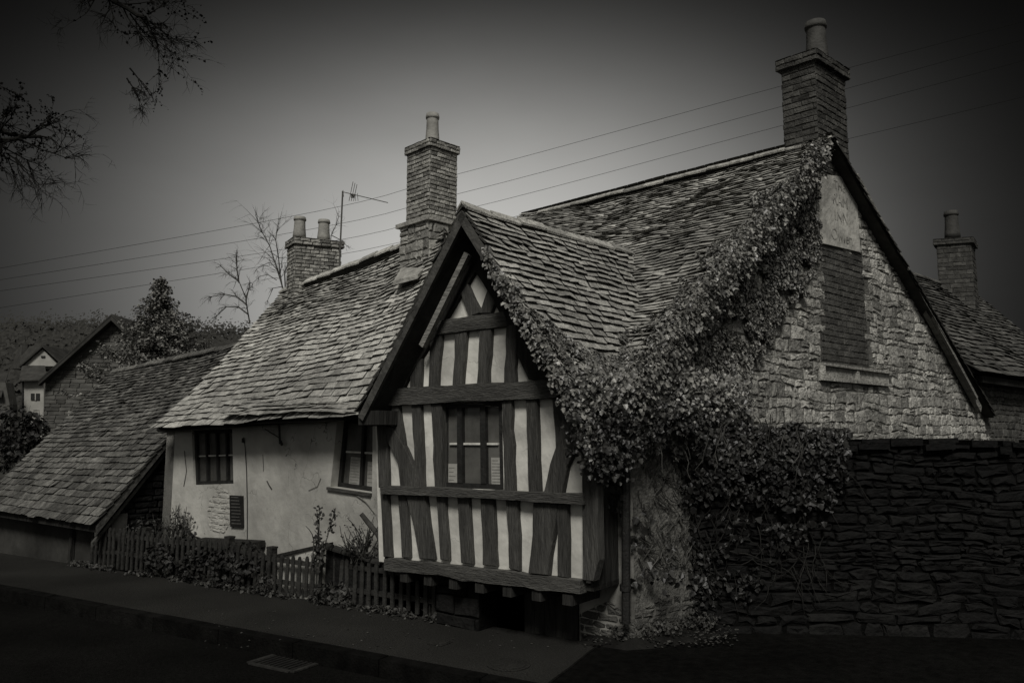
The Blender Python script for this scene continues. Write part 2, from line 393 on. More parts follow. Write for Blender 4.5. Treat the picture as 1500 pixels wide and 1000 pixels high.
for k, p in PRINTS.items(): print(k, [round(x, 2) for x in p], [round(x) for x in topx(p)])
# =================================================================== THE INN
inn = thing('timber_framed_inn', 'old half-timbered stone inn with jettied gable, stone-tiled roofs and whitewashed street front', 'house', (OJ.x, OJ.y, 0))
# --- roofs
def roof(pt, m, parent, c0, c1, w0=.14, w1=.30, th=.022, rg=None, name='roof', edge=None):
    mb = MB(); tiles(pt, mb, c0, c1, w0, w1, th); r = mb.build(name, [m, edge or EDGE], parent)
    u = MB(); sheet(pt, u, -.012); sub(u, UNDER, 'roof_boards', r)
    if rg:
        rb = MB(); ridge(rb, rg[0], rg[1]); sub(rb, m, 'ridge_tiles', r)
    return r
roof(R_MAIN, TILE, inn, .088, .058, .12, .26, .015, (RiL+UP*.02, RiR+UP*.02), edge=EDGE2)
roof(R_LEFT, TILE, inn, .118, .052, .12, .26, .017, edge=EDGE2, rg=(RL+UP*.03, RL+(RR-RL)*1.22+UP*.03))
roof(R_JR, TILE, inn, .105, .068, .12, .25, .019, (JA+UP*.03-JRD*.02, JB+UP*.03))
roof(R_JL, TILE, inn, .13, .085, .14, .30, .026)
# back slopes
bk = MB(); NB = V((.62, .78, 0))
R_MB = Patch(C+NG*8.2+GN*.1+UP*2.0, C+NG*8.2+MD*4.75+UP*2.0, RiL, RiR)
R_MB = Patch(C+NG*8.35+GN*.14+UP*1.98, C+NG*8.35+MD*4.75+UP*2.0, RiL, RiR, hollow=.05)
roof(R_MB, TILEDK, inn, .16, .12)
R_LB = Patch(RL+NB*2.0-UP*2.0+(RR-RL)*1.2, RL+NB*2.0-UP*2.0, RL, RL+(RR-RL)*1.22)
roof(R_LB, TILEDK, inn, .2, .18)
# --- white street wall with two windows
def wallpoly(mb, outer, holes, back, thick):
    """flat wall with holes; outer/holes are lists of world points in one plane; extruded along back*thick"""
    allp = [outer]+holes; flat = [p for l in allp for p in l]
    tr = tessellate_polygon([[p for p in l] for l in allp])
    mb.add(flat, [tuple(t) for t in tr])
    off = 0; d = back*thick
    for l in allp:
        n = len(l); mb.add(list(l)+[p+d for p in l], [(i, i+n, (i+1) % n+n, (i+1) % n) for i in range(n)])
wl = MB()
W1 = [pw(284, 710), pw(342, 708), pw(340, 628), pw(281, 630)]
W2 = [pw(484, 713), pw(545, 722), pw(546, 612), pw(494, 614)]
a_left = pw(244, 640); a_right = pw(556, 640)
OUTW = [V((a_left.x, a_left.y, -.7)), V((a_right.x, a_right.y, -.7)), V((a_right.x, a_right.y, 1.95)), V((a_left.x, a_left.y, 1.86))]
wallpoly(wl, OUTW, [W1, W2], -NJ, .22)
wall_l = wl.build('wall', WALLPL, inn); wall_l['label'] = 'cracked whitewashed street wall'
# right hand piece of street wall and lower walls behind the jetty
wr = MB()
aR0 = pw(548, 640, -.002); 
cel = pw(846, 640, -.002)
wr.prism([V((C.x, C.y, -.8)), V((C.x, C.y, 1.95)), V((aR0.x, aR0.y, 1.95)), V((aR0.x, aR0.y, .40)), V((cel.x, cel.y, .40)), V((cel.x, cel.y, -.8))], -NJ*.2)
cv = MB(); c1_ = pw(700, 640, -1.3); c2_ = pw(930, 640, -1.3); cv.prism([V((c1_.x-1.5, c1_.y+1.1, -.8)), V((c2_.x, c2_.y, -.8)), V((c2_.x, c2_.y, .5)), V((c1_.x-1.5, c1_.y+1.1, .5))], -NJ*.1)
sub(cv, BMORT, 'cellar_wall', inn)
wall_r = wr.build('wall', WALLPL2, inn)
# left end wall
ew = MB(); pL = V((a_left.x, a_left.y, 0)); nb = (RL-EL); nb.z = 0; nb.normalize()
ew.prism([pL+UP*-.7, pL+nb*2.2+UP*-.7, pL+nb*2.2+UP*3.6, pL+UP*1.85], -J*.2+V((0, 0, 0)))
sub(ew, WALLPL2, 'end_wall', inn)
# exposed masonry where render has fallen
def wallstones(mb, px0, py0, px1, py1, m, **kw):
    a = pw(px0, py1); b = pw(px1, py1); t = pw(px0, py0); U = -J; w = (b-a).dot(U)
    c0 = V(a)
    pts = [(w*.15, 0), (w*.75, -.02), (w, .12), (w*.95, (t-a).z*.9), (w*.5, (t-a).z), (w*.08, (t-a).z*.72), (0, .2)]
    masonry(mb, c0, U, UP, NJ, pts, **kw)
ms = MB()
wallstones(ms, 303, 712, 338, 775, WALLPL, rh=(.055, .07), rw=(.10, .2), gap=.012, depth=.010, cham=.008, warp=.02)
sub(ms, WALLPL, 'bare_brickwork', inn)
ft = MB()
masonry(ft, V((C.x, C.y, -.1))+J*.5-UP*0, -J, UP, NJ, [(0, 0), (.5, 0), (.5, .34), (.28, .44), (.0, .30)], rh=(.05, .10), rw=(.08, .2), gap=.014, depth=.012, cham=.012, warp=.04, rough=.02, seed=31)
masonry(ft, V((C.x, C.y, -.1)), NG, UP, GN, [(0, 0), (.9, 0), (.9, .36), (.4, .46), (0, .36)], rh=(.05, .10), rw=(.08, .2), gap=.014, depth=.012, cham=.012, warp=.04, rough=.02, seed=32)
sub(ft, BRICKDK, 'foundation_stones', inn)
# --- windows
def window(quad, depth, cols, rowat, parent, plane_n, notices=(), bar=.02, whitebar=True, framem=FRAME):
    """quad: BL, BR, TR, TL of the opening; recessed by depth; parts frame, pane, bar, notice"""
    BL, BR, TR, TL = [p-plane_n*depth for p in quad]
    Q = lambda u, v: BL*((1-u)*(1-v))+BR*(u*(1-v))+TR*(u*v)+TL*((1-u)*v)
    w = (BR-BL).length; h = (TL-BL).length
    fm = MB(); fu = .045/w; fv = .045/h
    def bx(mb, u0, u1, v0, v1, d0, d1):
        mb.prism([Q(u0, v0)+plane_n*d1, Q(u1, v0)+plane_n*d1, Q(u1, v1)+plane_n*d1, Q(u0, v1)+plane_n*d1], plane_n*(d0-d1))
    bx(fm, 0, fu, 0, 1, 0, .05); bx(fm, 1-fu, 1, 0, 1, 0, .05); bx(fm, fu, 1-fu, 0, fv, 0, .047); bx(fm, fu, 1-fu, 1-fv, 1, 0, .047)
    fr = fm.build('window', framem, parent)
    mu = MB()
    for c in cols: bx(mu, c-bar/w, c+bar/w, fv, 1-fv, .0, .053)
    sub(mu, framem, 'mullion', fr)
    us = [fu]+list(cols)+[1-fu]
    tm = MB()
    for k in range(len(us)-1): bx(tm, us[k]+bar/w, us[k+1]-bar/w, rowat-.009/h, rowat+.009/h, .004, .034)
    sub(tm, FRAMEW if whitebar else framem, 'glazing_bar', fr)
    for k in range(len(us)-1):
        for (va, vb) in ((fv, rowat), (rowat, 1-fv)):
            pm = MB(); t = random.gauss(0, .012); bx(pm, us[k], us[k+1], va, vb, .006+t*.1, .012+t*.1)
            # old glass never lies quite flat
            pm.v = [tuple(V(v)+plane_n*random.uniform(-.002, .004)) for v in pm.v]
            sub(pm, GLASS, 'pane', fr)
    for (u0, u1, v0, v1, lines) in notices:
        nm = MB(); bx(nm, u0, u1, v0, v1, .018, .020); no = sub(nm, PAPER, 'notice', fr)
        for i in range(lines):
            im = MB()
            vv = v1-(v1-v0)*(i+1)/(lines+1.2); e = random.uniform(.0, .35)*(u1-u0)
            bx(im, u0+.012, u1-.012-e, vv-.003, vv+.004, .0205, .022)
            im.build('notice_print', INK, fr)
    return fr
window(W1, .08, (.30, .56, .80), .52, inn, NJ, bar=.016)
window(W2, .15, (.56,), .52, inn, NJ, ((.22, .50, .03, .45, 9), (.66, .9, .05, .4, 5)), bar=.02)
# sill + lintels
sl = MB(); sl.prism([W2[0]+NJ*.03+J*.03, W2[1]+NJ*.03, W2[1]-NJ*.14, W2[0]-NJ*.14], UP*-.03); sub(sl, OAKH, 'window_sill', inn)
# window 2 curved drip line below (old arched patch edge)
ar = MB(); ar.tube([pw(484, 715, .012), pw(505, 719, .012), pw(522, 725, .012), pw(536, 735, .012), pw(550, 752, .012), pw(556, 770, .012)], .007, 5)
sub(ar, WALLPL2, 'render_edge', inn)
# gutter + fascia under left eave
gt = MB(); gt.tube([pw(232+i*(548-232)/8, 629-22*(i/8)+1.5*math.sin(i*1.3), .20) for i in range(9)], .028, 8); sub(gt, IRON, 'gutter', inn)
fa = MB(); fa.prism([pw(234, 632, .05), pw(548, 612, .05), pw(548, 602, .05), pw(234, 622, .05)], -NJ*.05); sub(fa, OAKDK, 'wall_plate', inn)
br = MB(); br.tube([pw(409, 622, .06), pw(410, 650, .06)], .012, 6); br.tube([pw(409, 641, .06), pw(388, 628, .04)], .006, 5); br.tube([pw(411, 646, .06), pw(413, 651, .08)], .016, 6)
sub(br, IRON, 'bracket', inn)
cb = MB(); cb.tube([pw(357, 640, .012), pw(359, 655, .014), pw(361, 690, .012), pw(362, 735, .014), pw(362, 790, .012)], .0045, 5)
cb.box(pw(356, 648, .02), -J*.022, UP*.055, NJ*.02); sub(cb, IRON, 'wall_cable', inn)
c3 = MB(); c3.tube([pw(270, 660, .01), pw(273, 690, .012), pw(269, 712, .01)], .004, 5); sub(c3, STEM, 'render_crack', inn); c3 = MB(); c3.tube([pw(391, 704, .008), pw(394, 710, .01), pw(398, 716, .008)], .007, 5)
sub(c3, STEM, 'render_crack', inn); c3 = MB(); c3.tube([pw(386, 690, .006), pw(385, 665, .006)], .003, 5); sub(c3, STEM, 'render_crack', inn); c3 = MB(); c3.tube([pw(470, 700, .008), pw(465, 712, .008), pw(452, 718, .008)], .003, 5)
sub(c3, STEM, 'render_crack', inn)
# notice board on the white wall
nb_ = MB(); q = [pw(337, 771, .03), pw(355, 772, .03), pw(354, 726, .03), pw(336, 725, .03)]; nb_.prism(q, -NJ*.028); nbo = sub(nb_, IRON, 'notice_board', inn)
for i in range(9):
    nl = MB()
    t = (i+.7)/9.6; a = q[3]*(1-t)+q[0]*t; b = q[2]*(1-t)+q[1]*t
    k = 0.1
    for _w in (0,):
        k = random.uniform(.08, .16); e = random.uniform(.7, .9)
        A = a*(1-k)+b*k; B = a*(1-e)+b*e
        nl.prism([A+NJ*.004, B+NJ*.004, B+NJ*.004+UP*.012, A+NJ*.004+UP*.012], -NJ*.003)
    sub(nl, GALV, 'notice_lettering', nbo)
# hood over sunken door
hd = MB(); a = pw(300, 795, .02); b = pw(388, 800, .02)
hd.prism([a, b, b+NJ*.38-UP*.03, a+NJ*.38-UP*.03], UP*.07); hd.prism([b+NJ*.3+J*.03-UP*.06, b+NJ*.3+J*.1-UP*.06, b+NJ*.36+J*.1-UP*.06, b+NJ*.36+J*.03-UP*.06], UP*-.5)
sub(hd, OAKDK, 'door_hood', inn)
# --- the jettied gable
def timber(name, pts, proud, m, wob=.006, back=.03):
    """beam face given by surveyed outline on the jetty front, standing proud of the plaster"""
    P_ = [pj(x, y, proud) for x, y in pts]; out = []
    n = len(P_)
    for i in range(n):
        a, b = P_[i], P_[(i+1) % n]; L = (b-a).length; k = max(1, int(L/.12))
        for j in range(k):
            p = a.lerp(b, j/k)
            if j: p = p+J*random.gauss(0, wob)*.7+UP*random.gauss(0, wob)*.5
            out.append(p)
    c = sum(out, V((0, 0, 0)))/len(out)
    fr = [p+(c-p).normalized()*.006 for p in out]
    mid = [p-NJ*.008 for p in out]; bk_ = [p-NJ*(proud+back) for p in out]
    mb = MB(); n = len(out)
    tri = tessellate_polygon([fr])
    mb.add(fr, [tuple(t) for t in tri]); mb.add(fr+mid, [(i, (i+1) % n, (i+1) % n+n, i+n) for i in range(n)]); mb.add(mid+bk_, [(i, (i+1) % n, (i+1) % n+n, i+n) for i in range(n)])
    return mb.build(name, m, inn)
Z2 = lambda x, y: (520+x/2.94, 280+y/2.94)
Z3 = lambda x, y: (520+x/2.5, 560+y/2.5)
def T(name, z, pts, proud, m, **k): return timber(name, [z(*p) for p in pts], proud, m, **k)
pl = MB()
pl_out = [pj(*Z3(88, 655)), pj(*Z3(870, 735)), pj(870, 612), pj(800, 540), pj(692, 330), pj(560, 575), pj(*Z3(75, 150))]
WJ = [pj(*Z3(316, 384)), pj(*Z3(545, 394)), pj(*Z3(538, 68)), pj(*Z3(316, 76))]
wallpoly(pl, pl_out, [WJ], -NJ, .12)
plo = pl.build('plaster_panels', PLASTER, inn)
fill = MB(); fill.prism([pj(692, 330, -.10), pj(560, 600, -.10), pj(870, 612, -.10)], -NJ*.04); sub(fill, UNDER, 'loft_partition', inn)
# gable timbers
T('rafter', Z2, [(440, 250), (525, 250), (520, 345), (446, 462), (393, 552), (322, 660), (283, 722), (232, 800), (208, 850), (120, 850)], .040, OAKDK)
T('rafter', Z2, [(520, 250), (620, 330), (760, 620), (850, 830), (748, 812), (692, 690), (640, 560), (598, 480), (570, 430), (512, 340)], .042, OAKDK)
T('gable_strut', Z2, [(455, 440), (482, 398), (542, 522), (490, 540)], .047, OAK)
T('gable_strut', Z2, [(568, 428), (602, 478), (583, 525), (535, 525)], .050, OAK)
T('collar_beam', Z2, [(350, 560), (395, 550), (640, 517), (660, 580), (530, 596), (350, 618)], .060, OAKH)
for i, q in enumerate([[(322, 652), (372, 606), (355, 840), (316, 842)], [(431, 598), (480, 594), (461, 832), (419, 836)], [(537, 590), (585, 586), (573, 826), (524, 830)],
          [(652, 575), (695, 575), (690, 824), (641, 826)], [(272, 735), (284, 720), (279, 845), (236, 850), (236, 800)]]):
    T('stud', Z2, q, .045+i*.0011, OAK)
T('tie_beam', Z2, [(120, 858), (208, 846), (500, 828), (850, 814), (870, 888), (600, 902), (350, 912), (115, 922)], .075, OAKH)
# upper storey studs
up_st = [[(76, 84), (113, 84), (121, 385), (86, 385)], [(132, 82), (158, 82), (182, 250), (150, 240)], [(206, 82), (238, 80), (250, 386), (222, 386)], [(277, 78), (316, 76), (319, 386), (292, 386)],
         [(538, 66), (571, 64), (582, 400), (546, 398)], [(625, 60), (664, 60), (676, 402), (636, 402)], [(722, 58), (770, 58), (770, 170), (735, 240)]]
for i, q in enumerate(up_st): T('corner_post' if i == 0 else 'stud', Z3, q, .045+i*.0009, OAK)
T('brace', Z3, [(112, 160), (136, 162), (182, 240), (212, 310), (232, 386), (166, 386), (156, 292), (118, 216)], .058, OAK)
T('brace', Z3, [(758, 140), (840, 150), (836, 200), (775, 310), (757, 410), (690, 408), (712, 300), (736, 230)], .060, OAK)
T('rail', Z3, [(90, 378), (300, 384), (560, 398), (832, 406), (836, 448), (560, 430), (300, 416), (92, 407)], .105, OAKH)
# lower storey
lo_st = [[(92, 402), (118, 404), (131, 640), (104, 638)], [(157, 408), (187, 410), (198, 642), (171, 640)], [(297, 412), (328, 414), (341, 652), (312, 648)],
         [(374, 418), (414, 420), (428, 665), (388, 660)], [(459, 422), (504, 425), (516, 673), (467, 668)], [(552, 430), (593, 434), (599, 690), (564, 680)], [(738, 442), (776, 445), (779, 716), (742, 710)]]
for i, q in enumerate(lo_st): T('corner_post' if i == 0 else 'stud', Z3, q, .045+i*.0012, OAK)
T('brace', Z3, [(187, 410), (254, 414), (266, 520), (286, 648), (235, 645), (214, 530)], .058, OAK)
T('brace', Z3, [(652, 440), (744, 446), (735, 500), (706, 706), (634, 698), (648, 560)], .060, OAK)
T('corner_post', Z3, [(828, 170), (885, 170), (884, 300), (888, 500), (892, 650), (872, 728), (833, 724)], .066, OAK)
# bottom beam: a real baulk
bb = MB(); q = [pj(564, 834, .09), pj(850, 872, .09), pj(850, 850, .09), pj(564, 817, .09)]
n = 16; prev = None
for i in range(n+1):
    t = i/n; b = q[0].lerp(q[1], t)+UP*random.gauss(0, .008); tp = q[3].lerp(q[2], t)+UP*random.gauss(0, .005); o = random.gauss(0, .004)
    ring = [b+NJ*o, tp+NJ*o, tp-NJ*.20, b-NJ*.20]
    bb.add(ring, []); 
    if i: k = len(bb.v)-8; bb.f += [(k+j, k+(j+1) % 4, k+4+(j+1) % 4, k+4+j) for j in range(4)]
bb.f += [(3, 2, 1, 0), tuple(range(len(bb.v)-4, len(bb.v)))]
sub(bb, OAKH, 'sill_beam', inn)
jo = MB()
for i in range(7):
    t = (i+.6)/7.2; p = q[0].lerp(q[1], t)-UP*.005
    jo.box(p-NJ*.02-UP*.085, -J*.09, UP*.08, -NJ*.42)
sub(jo, OAKDK, 'joist_ends', inn)
# jetty return side (boards) and floor
crn = pj(868, 700, .0); crn.z = 0; zb = pj(863, 865).z; zt = 2.0
sdm = MB()
for i in range(4):
    p = crn-NJ*(i*.1); a0 = zb+.0; sdm.prism([p+UP*zb, p-NJ*.096+UP*zb, p-NJ*.096+UP*zt, p+UP*zt], J*.03+NJ*.0)
sub(sdm, OAKDK, 'side_boards', inn)
fl = MB(); lf = pj(566, 700); lf.z = 0
fl.prism([crn+UP*(zb-.0), lf+UP*(zb+.02), lf-NJ*.45+UP*(zb+.02), crn-NJ*.45+UP*zb], UP*.04); sub(fl, UNDER, 'jetty_floor', inn)
ls_ = MB(); ls_.prism([lf+UP*zb, lf-NJ*.6+UP*zb, lf-NJ*.6+UP*2.0, lf+UP*2.0], -J*.04); sub(ls_, OAKDK, 'jetty_cheek', inn)
# gable window
window(WJ, .06, (.30, .68), .515, inn, NJ, ((.07, .22, .03, .28, 4), (.77, .955, .01, .36, 9)), bar=.03)
# bargeboards, soffit, purlin ends
def barge(A, Fp, inward, w, m, name):
    mb = MB(); d = (Fp-A).normalized(); inn_ = inward
    n = 10
    fr = []
    for i in range(n+1):
        p = A.lerp(Fp, i/n); p = p-R_JR.n*0
        fr.append(p)
    perp = d.cross(NJ).normalized()
    if perp.z > 0: perp = -perp
    for i in range(n):
        a, b = fr[i], fr[i+1]
        mb.prism([a+NJ*.012, b+NJ*.012, b+perp*w+NJ*.012, a+perp*w+NJ*.012], -NJ*.035)
    return sub(mb, m, name, inn)
hb_ = UP*-.035
barge(JA+hb_, JFL+hb_*1.2, 1, .075, BARGE, 'bargeboard'); barge(JA+hb_, JFR+hb_*1.2, -1, .075, BARGE, 'bargeboard')
so = MB()
for (A, Fp) in ((JA, JFL), (JA, JFR)):
    so.prism([A-UP*.13-NJ*.03, Fp-UP*.11-NJ*.03, Fp-UP*.11-NJ*.30, A-UP*.13-NJ*.30], UP*-.02)
sub(so, SOFFIT, 'soffit', inn)
pu = MB()
p = pj(*Z2(300, 570), .03); pu.box(p, -J*.10, UP*.07, NJ*.22)
sub(pu, BARGE, 'purlin_end', inn); pu = MB()
dd = (JFL-JA).normalized(); pr = dd.cross(NJ).normalized()
if pr.z > 0: pr = -pr
a = JA.lerp(JFL, .16)+pr*.15-NJ*.12; b = JA.lerp(JFL, .60)+pr*.17-NJ*.12; pu.prism([a, b, b+pr*.055, a+pr*.055], -NJ*.05)
sub(pu, VERGE, 'inner_rafter', inn)
eb = MB(); p = JFL-UP*.12; eb.box(p-NJ*.02+J*.03, -J*.28, UP*.13, -NJ*.30); sub(eb, OAKDK, 'eaves_block', inn)
# cellar opening, door, stone pier under the jetty
cd = MB(); q = [pw(768, 935, .05), pw(845, 945, .05), pw(845, 862, .05), pw(768, 852, .05)]
for i in range(5):
    a, b = i/5+.004, (i+1)/5-.004
    f_ = lambda u, v: q[0]*((1-u)*(1-v))+q[1]*(u*(1-v))+q[2]*(u*v)+q[3]*((1-u)*v)
    cd.prism([f_(a, 0), f_(b, 0), f_(b, 1), f_(a, 1)], -NJ*.03)
sub(cd, OAKDK, 'cellar_door', inn)
pr_ = MB(); a = pj(640, 925, -.1); b = pj(702, 930, -.1); U = (b-a); U.z = 0; L = U.length; U.normalize(); a.z = -.6
masonry(pr_, a, U, UP, NJ, [(0, 0), (L, 0), (L, 1.0), (0, 1.0)], rh=(.12, .2), rw=(.3, .55), gap=.015, depth=.02, seed=4)
pier = sub(pr_, BWALL, 'stone_pier', inn); k = MB(); k.box(a-NJ*.25, U*L, UP*1.0, NJ*.25); sub(k, BMORT, 'pier_core', pier)
# --- stone gable wall
GA = gtz(1225, 196)
gpoly = [(0.0, -.3), (12.5, -.3), (12.5, 2.05), (8.15, 2.05), (3.55, 4.98), (0, 1.95)]
gw = MB(); gw.prism([C+NG*t+UP*z for t, z in gpoly], -GN*.3); gwo = gw.build('gable_wall', MORTAR, inn)
SG = [gtz(*p) for p in ((1202, 357), (1257, 370), (1250, 262), (1199, 256))]      # faded sign
BK = [gtz(*p) for p in ((1203, 545), (1273, 548), (1262, 375), (1203, 362))]      # bricked-up window
LG = [gtz(*p) for p in ((1199, 557), (1300, 566), (1300, 548), (1199, 535))]      # panel ledge
inq = lambda q, t, z: inpoly(t, z, q)
skipf = lambda t, z: inq(SG, t, z) or inq(BK, t, z) or inq(LG, t, z)
gs = MB()
gtop = [(0, 1.55), (8.6, 1.55), (8.15, 2.05), (3.55, 4.98), (0, 1.95)]
masonry(gs, C, NG, UP, GN, gtop, rh=(.06, .15), rw=(.08, .28), gap=.013, depth=.013, cham=.014, warp=.06, rough=.022, skip=skipf, seed=3)
gso = sub(gs, STONE, 'gable_stones', gwo)
gs2 = MB(); masonry(gs2, C, NG, UP, GN, [(8.6, 1.2), (12.5, 1.2), (12.5, 2.7), (8.3, 2.7), (8.15, 2.05)], rh=(.08, .13), rw=(.12, .3), gap=.012, depth=.016, cham=.014, warp=.03, seed=6)
sub(gs2, BRICKDK, 'wing_stones', gwo)
bm_ = MB(); masonry(bm_, C+GN*.002, NG, UP, GN, BK, rh=(.068, .072), rw=(.21, .24), gap=.009, depth=.010, cham=.005, warp=.004, rough=.005, regular=True)
bko = sub(bm_, BRICKDK, 'bricked_window', inn); k = MB(); k.prism([C+NG*t+UP*z+GN*.003 for t, z in BK], -GN*.004); sub(k, MORTDK, 'brick_mortar', bko)
sg = MB(); P_ = [C+NG*t+UP*z+GN*.03 for t, z in SG]; sg.prism(P_, -GN*.032); sgo = sub(sg, SIGNPL, 'sign_panel', inn); sgo['label'] = 'pale sign panel with faded lettering'
def text(s, size, pos, xd, zd, nd, m, parent, name='lettering'):
    cu = bpy.data.curves.new('t', 'FONT'); cu.body = s; cu.size = size; cu.extrude = .0015; cu.align_x = 'CENTER'; cu.resolution_u = 3
    to = bpy.data.objects.new('t', cu); me = bpy.data.meshes.new_from_object(to); bpy.data.objects.remove(to)
    M4 = Matrix((xd, zd, nd)).transposed().to_4x4(); M4.translation = pos-ROOTLOC[parent.name]; me.transform(M4)
    me.materials.clear(); me.materials.append(m); o = bpy.data.objects.new(name, me); COL.objects.link(o); o.parent = parent; ROOTLOC[o.name] = ROOTLOC[parent.name]
scw = (P_[1]-P_[0]).length; sch = (P_[3]-P_[0]).length
mid = lambda v: (P_[0].lerp(P_[3], v)+P_[1].lerp(P_[2], v))*.5
for s_, v_, sz in (('THE', .80, .15), ('RAM', .58, .19), ('INN', .36, .19), ('Owlen', .08, .20)):
    text(s_, sz, mid(v_)+GN*.003, NG, UP, GN, SIGNINK, sgo)
lg = MB()
L0 = [C+NG*t+UP*z for t, z in LG]
lg.prism([p+GN*.02 for p in L0], -GN*.02)
lgo = sub(lg, STONE, 'stone_panel', inn)
lf_ = MB()
for a_, b_ in ((0, 1), (3, 2)):
    a, b = L0[a_], L0[b_]; lf_.prism([a+GN*.06, b+GN*.06, b+GN*.06+UP*.03, a+GN*.06+UP*.03], -GN*.05)
a = L0[0].lerp(L0[1], .48); lf_.prism([a+GN*.05, a+NG*.05+GN*.05, a+NG*.05+GN*.05+UP*.14, a+GN*.05+UP*.14], -GN*.04)
lf_.prism([L0[0]+GN*.055, L0[0]+NG*.05+GN*.055, L0[3]+NG*.05+GN*.055, L0[3]+GN*.055], -GN*.04)
sub(lf_, STONE, 'panel_moulding', lgo)
# verge board on right rake
vb = MB()
for (p0, p1, w, o) in (((1246, 252), (1437, 603), .10, .10), ((1256, 258), (1432, 585), .05, .14)):
    a, b = pg(*p0, o), pg(*p1, o); d = (b-a).normalized(); pr = d.cross(GN).normalized()
    if pr.z < 0: pr = -pr
    vb.prism([a, b, b+pr*w, a+pr*w], -GN*.06)
sub(vb, VERGE, 'verge_board', inn)
# --- chimneys
cc = C+NG*gtz(1199, 228)[0]+GN*.01
st = chimney(inn, (cc.x, cc.y), MD, .40, NG, .74, 3.9, 6.02, BRICKR, MORTDK, BRICKR, (.07, .076), (.20, .24), True, POTDK, [(.40, .55, .12, .52)], cap=(.045, .13), lean=-.0)
st['label'] = 'tall dark brick chimney at the stone gable'
# mid chimney
mc = at(628, 400, 9.25); N2 = V((.72, .69, 0)); M2 = V((-.70, .71, 0))
zlev = at(628, 318, 9.25).z; ztop = at(628, 214, 9.25).z
bs = MB(); cM = V((mc.x, mc.y, 0))
st = chimney(inn, (mc.x, mc.y), M2, .46, N2, .42, zlev, ztop, BRICK, MORTDK, BRICK, (.05, .056), (.13, .17), True, POT, [(.5, .5, .08, .41)], cap=(.025, .10))
st['label'] = 'brick chimney on stone base with one clay pot'
c0 = cM-M2*.03-N2*.03; w1, w2 = .56, .50; z0 = 3.0
core = MB(); core.box(c0+UP*z0, M2*w1, N2*w2, UP*(zlev-.05-z0)); 
sm = MB()
for (o_, U_, N_, w_) in ((c0+M2*w1, -M2, -N2, w1), (c0, N2, -M2, w2)):
    masonry(sm, o_+UP*z0, U_, UP, N_, [(0, 0), (w_, 0), (w_, zlev-.05-z0), (0, zlev-.05-z0)], rh=(.07, .14), rw=(.10, .26), depth=.02, warp=.02, gap=.012)
so_ = sub(sm, CHSTONE, 'chimney_base', inn); sub(core, MORTAR, 'base_core', so_)
led = MB(); e = .05; led.box(c0-M2*e-N2*e+UP*(zlev-.05), M2*(w1+2*e), N2*(w2+2*e), UP*.05); sub(led, CHSTONE, 'base_ledge', so_)
fs_ = MB(); a = at(576, 418, 9.1); fs_.prism([a, at(612, 408, 8.95), at(622, 398, 9.15), at(588, 398, 9.4)], V((0, 0, .05))); sub(fs_, CHSTONE, 'lead_flashing', so_)
# left chimney
lc = at(431, 420, 11.15)
zt_ = at(431, 357, 11.15).z
N3 = V((.90, .43, 0)); M3 = V((-.55, .83, 0))
st = chimney(inn, (lc.x, lc.y), M3, .36, N3, .66, lc.z-.7, zt_, BRICK, MORTDK, BRICK, (.05, .055), (.11, .16), True, POT, [(.5, .16, .085, .32), (.5, .70, .085, .32)], cap=(.03, .10))
st['label'] = 'squat brick chimney with two clay pots'
# downpipe
dp = MB(); b = onplane(917, 912, C+NJ*.10, NJ); t_ = onplane(917, 640, C+NJ*.10, NJ)
dp.tube([t_+UP*.2, t_, b], .036, 10); 
for z in (.45, 1.15): dp.tube([V((b.x, b.y, z)), V((b.x, b.y, z+.05))], .046, 10)
sub(dp, IRON, 'downpipe', inn)
# =================================================================== LEFT OUTBUILDING
ob = thing('stone_outbuilding', 'low outbuilding with sweeping stone-tiled roof reaching almost to the pavement', 'outbuilding', (OUTE_R.x, OUTE_R.y, 0))
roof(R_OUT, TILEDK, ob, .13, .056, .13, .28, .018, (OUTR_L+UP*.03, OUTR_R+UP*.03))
od = (OUTE_L-OUTE_R); od.z = 0; od.normalize(); on_ = V((-od.y, od.x, 0)); 
if on_.y > 0: on_ = -on_
f0 = OUTE_R+od*.06-on_*.22; f0.z = -.6
wm = MB(); wm.prism([f0, f0+od*4.2, f0+od*4.2+UP*(OUTE_R.z+.68), f0+UP*(OUTE_R.z+.68)], -on_*.2); sub(wm, OUTPL, 'wall', ob)
gp_ = MB(); px_ = f0+od*1.05+on_*.01; gp_.box(V((px_.x, px_.y, -.2)), -od*.07, UP*(OUTE_R.z+.25), on_*.05); sub(gp_, OAKDK, 'doorpost', ob); gp_ = MB(); px_ = f0+od*.32+on_*.01; gp_.box(V((px_.x, px_.y, .0)), -od*.03, UP*(OUTE_R.z+.05), on_*.04)
sub(gp_, OAKDK, 'doorpost', ob)
fg = MB(); fg.prism([OUTE_R-UP*.03+od*3.6, OUTE_R-UP*.03, OUTE_R-UP*.12, OUTE_R-UP*.12+od*3.6], -on_*.04); sub(fg, OAKDK, 'fascia', ob)
rd = (OUTR_R-OUTE_R); rdh = V((rd.x, rd.y, 0)); hw = rdh.length; rdh.normalize(); outn = -od
e0 = OUTE_R+od*.12; e0.z = 0
em = MB(); epoly = [(0.24, -.6), (hw, -.6), (hw, OUTR_R.z-.12), (.24, OUTE_R.z+.12)]
masonry(em, e0, rdh, UP, outn, epoly, rh=(.05, .10), rw=(.12, .35), depth=.025, gap=.014, warp=.02, seed=8)
emo = sub(em, BWALL, 'end_wall', ob); k = MB(); k.prism([e0+rdh*a+UP*b for a, b in epoly], od*.2); sub(k, BMORT, 'end_wall_core', emo)
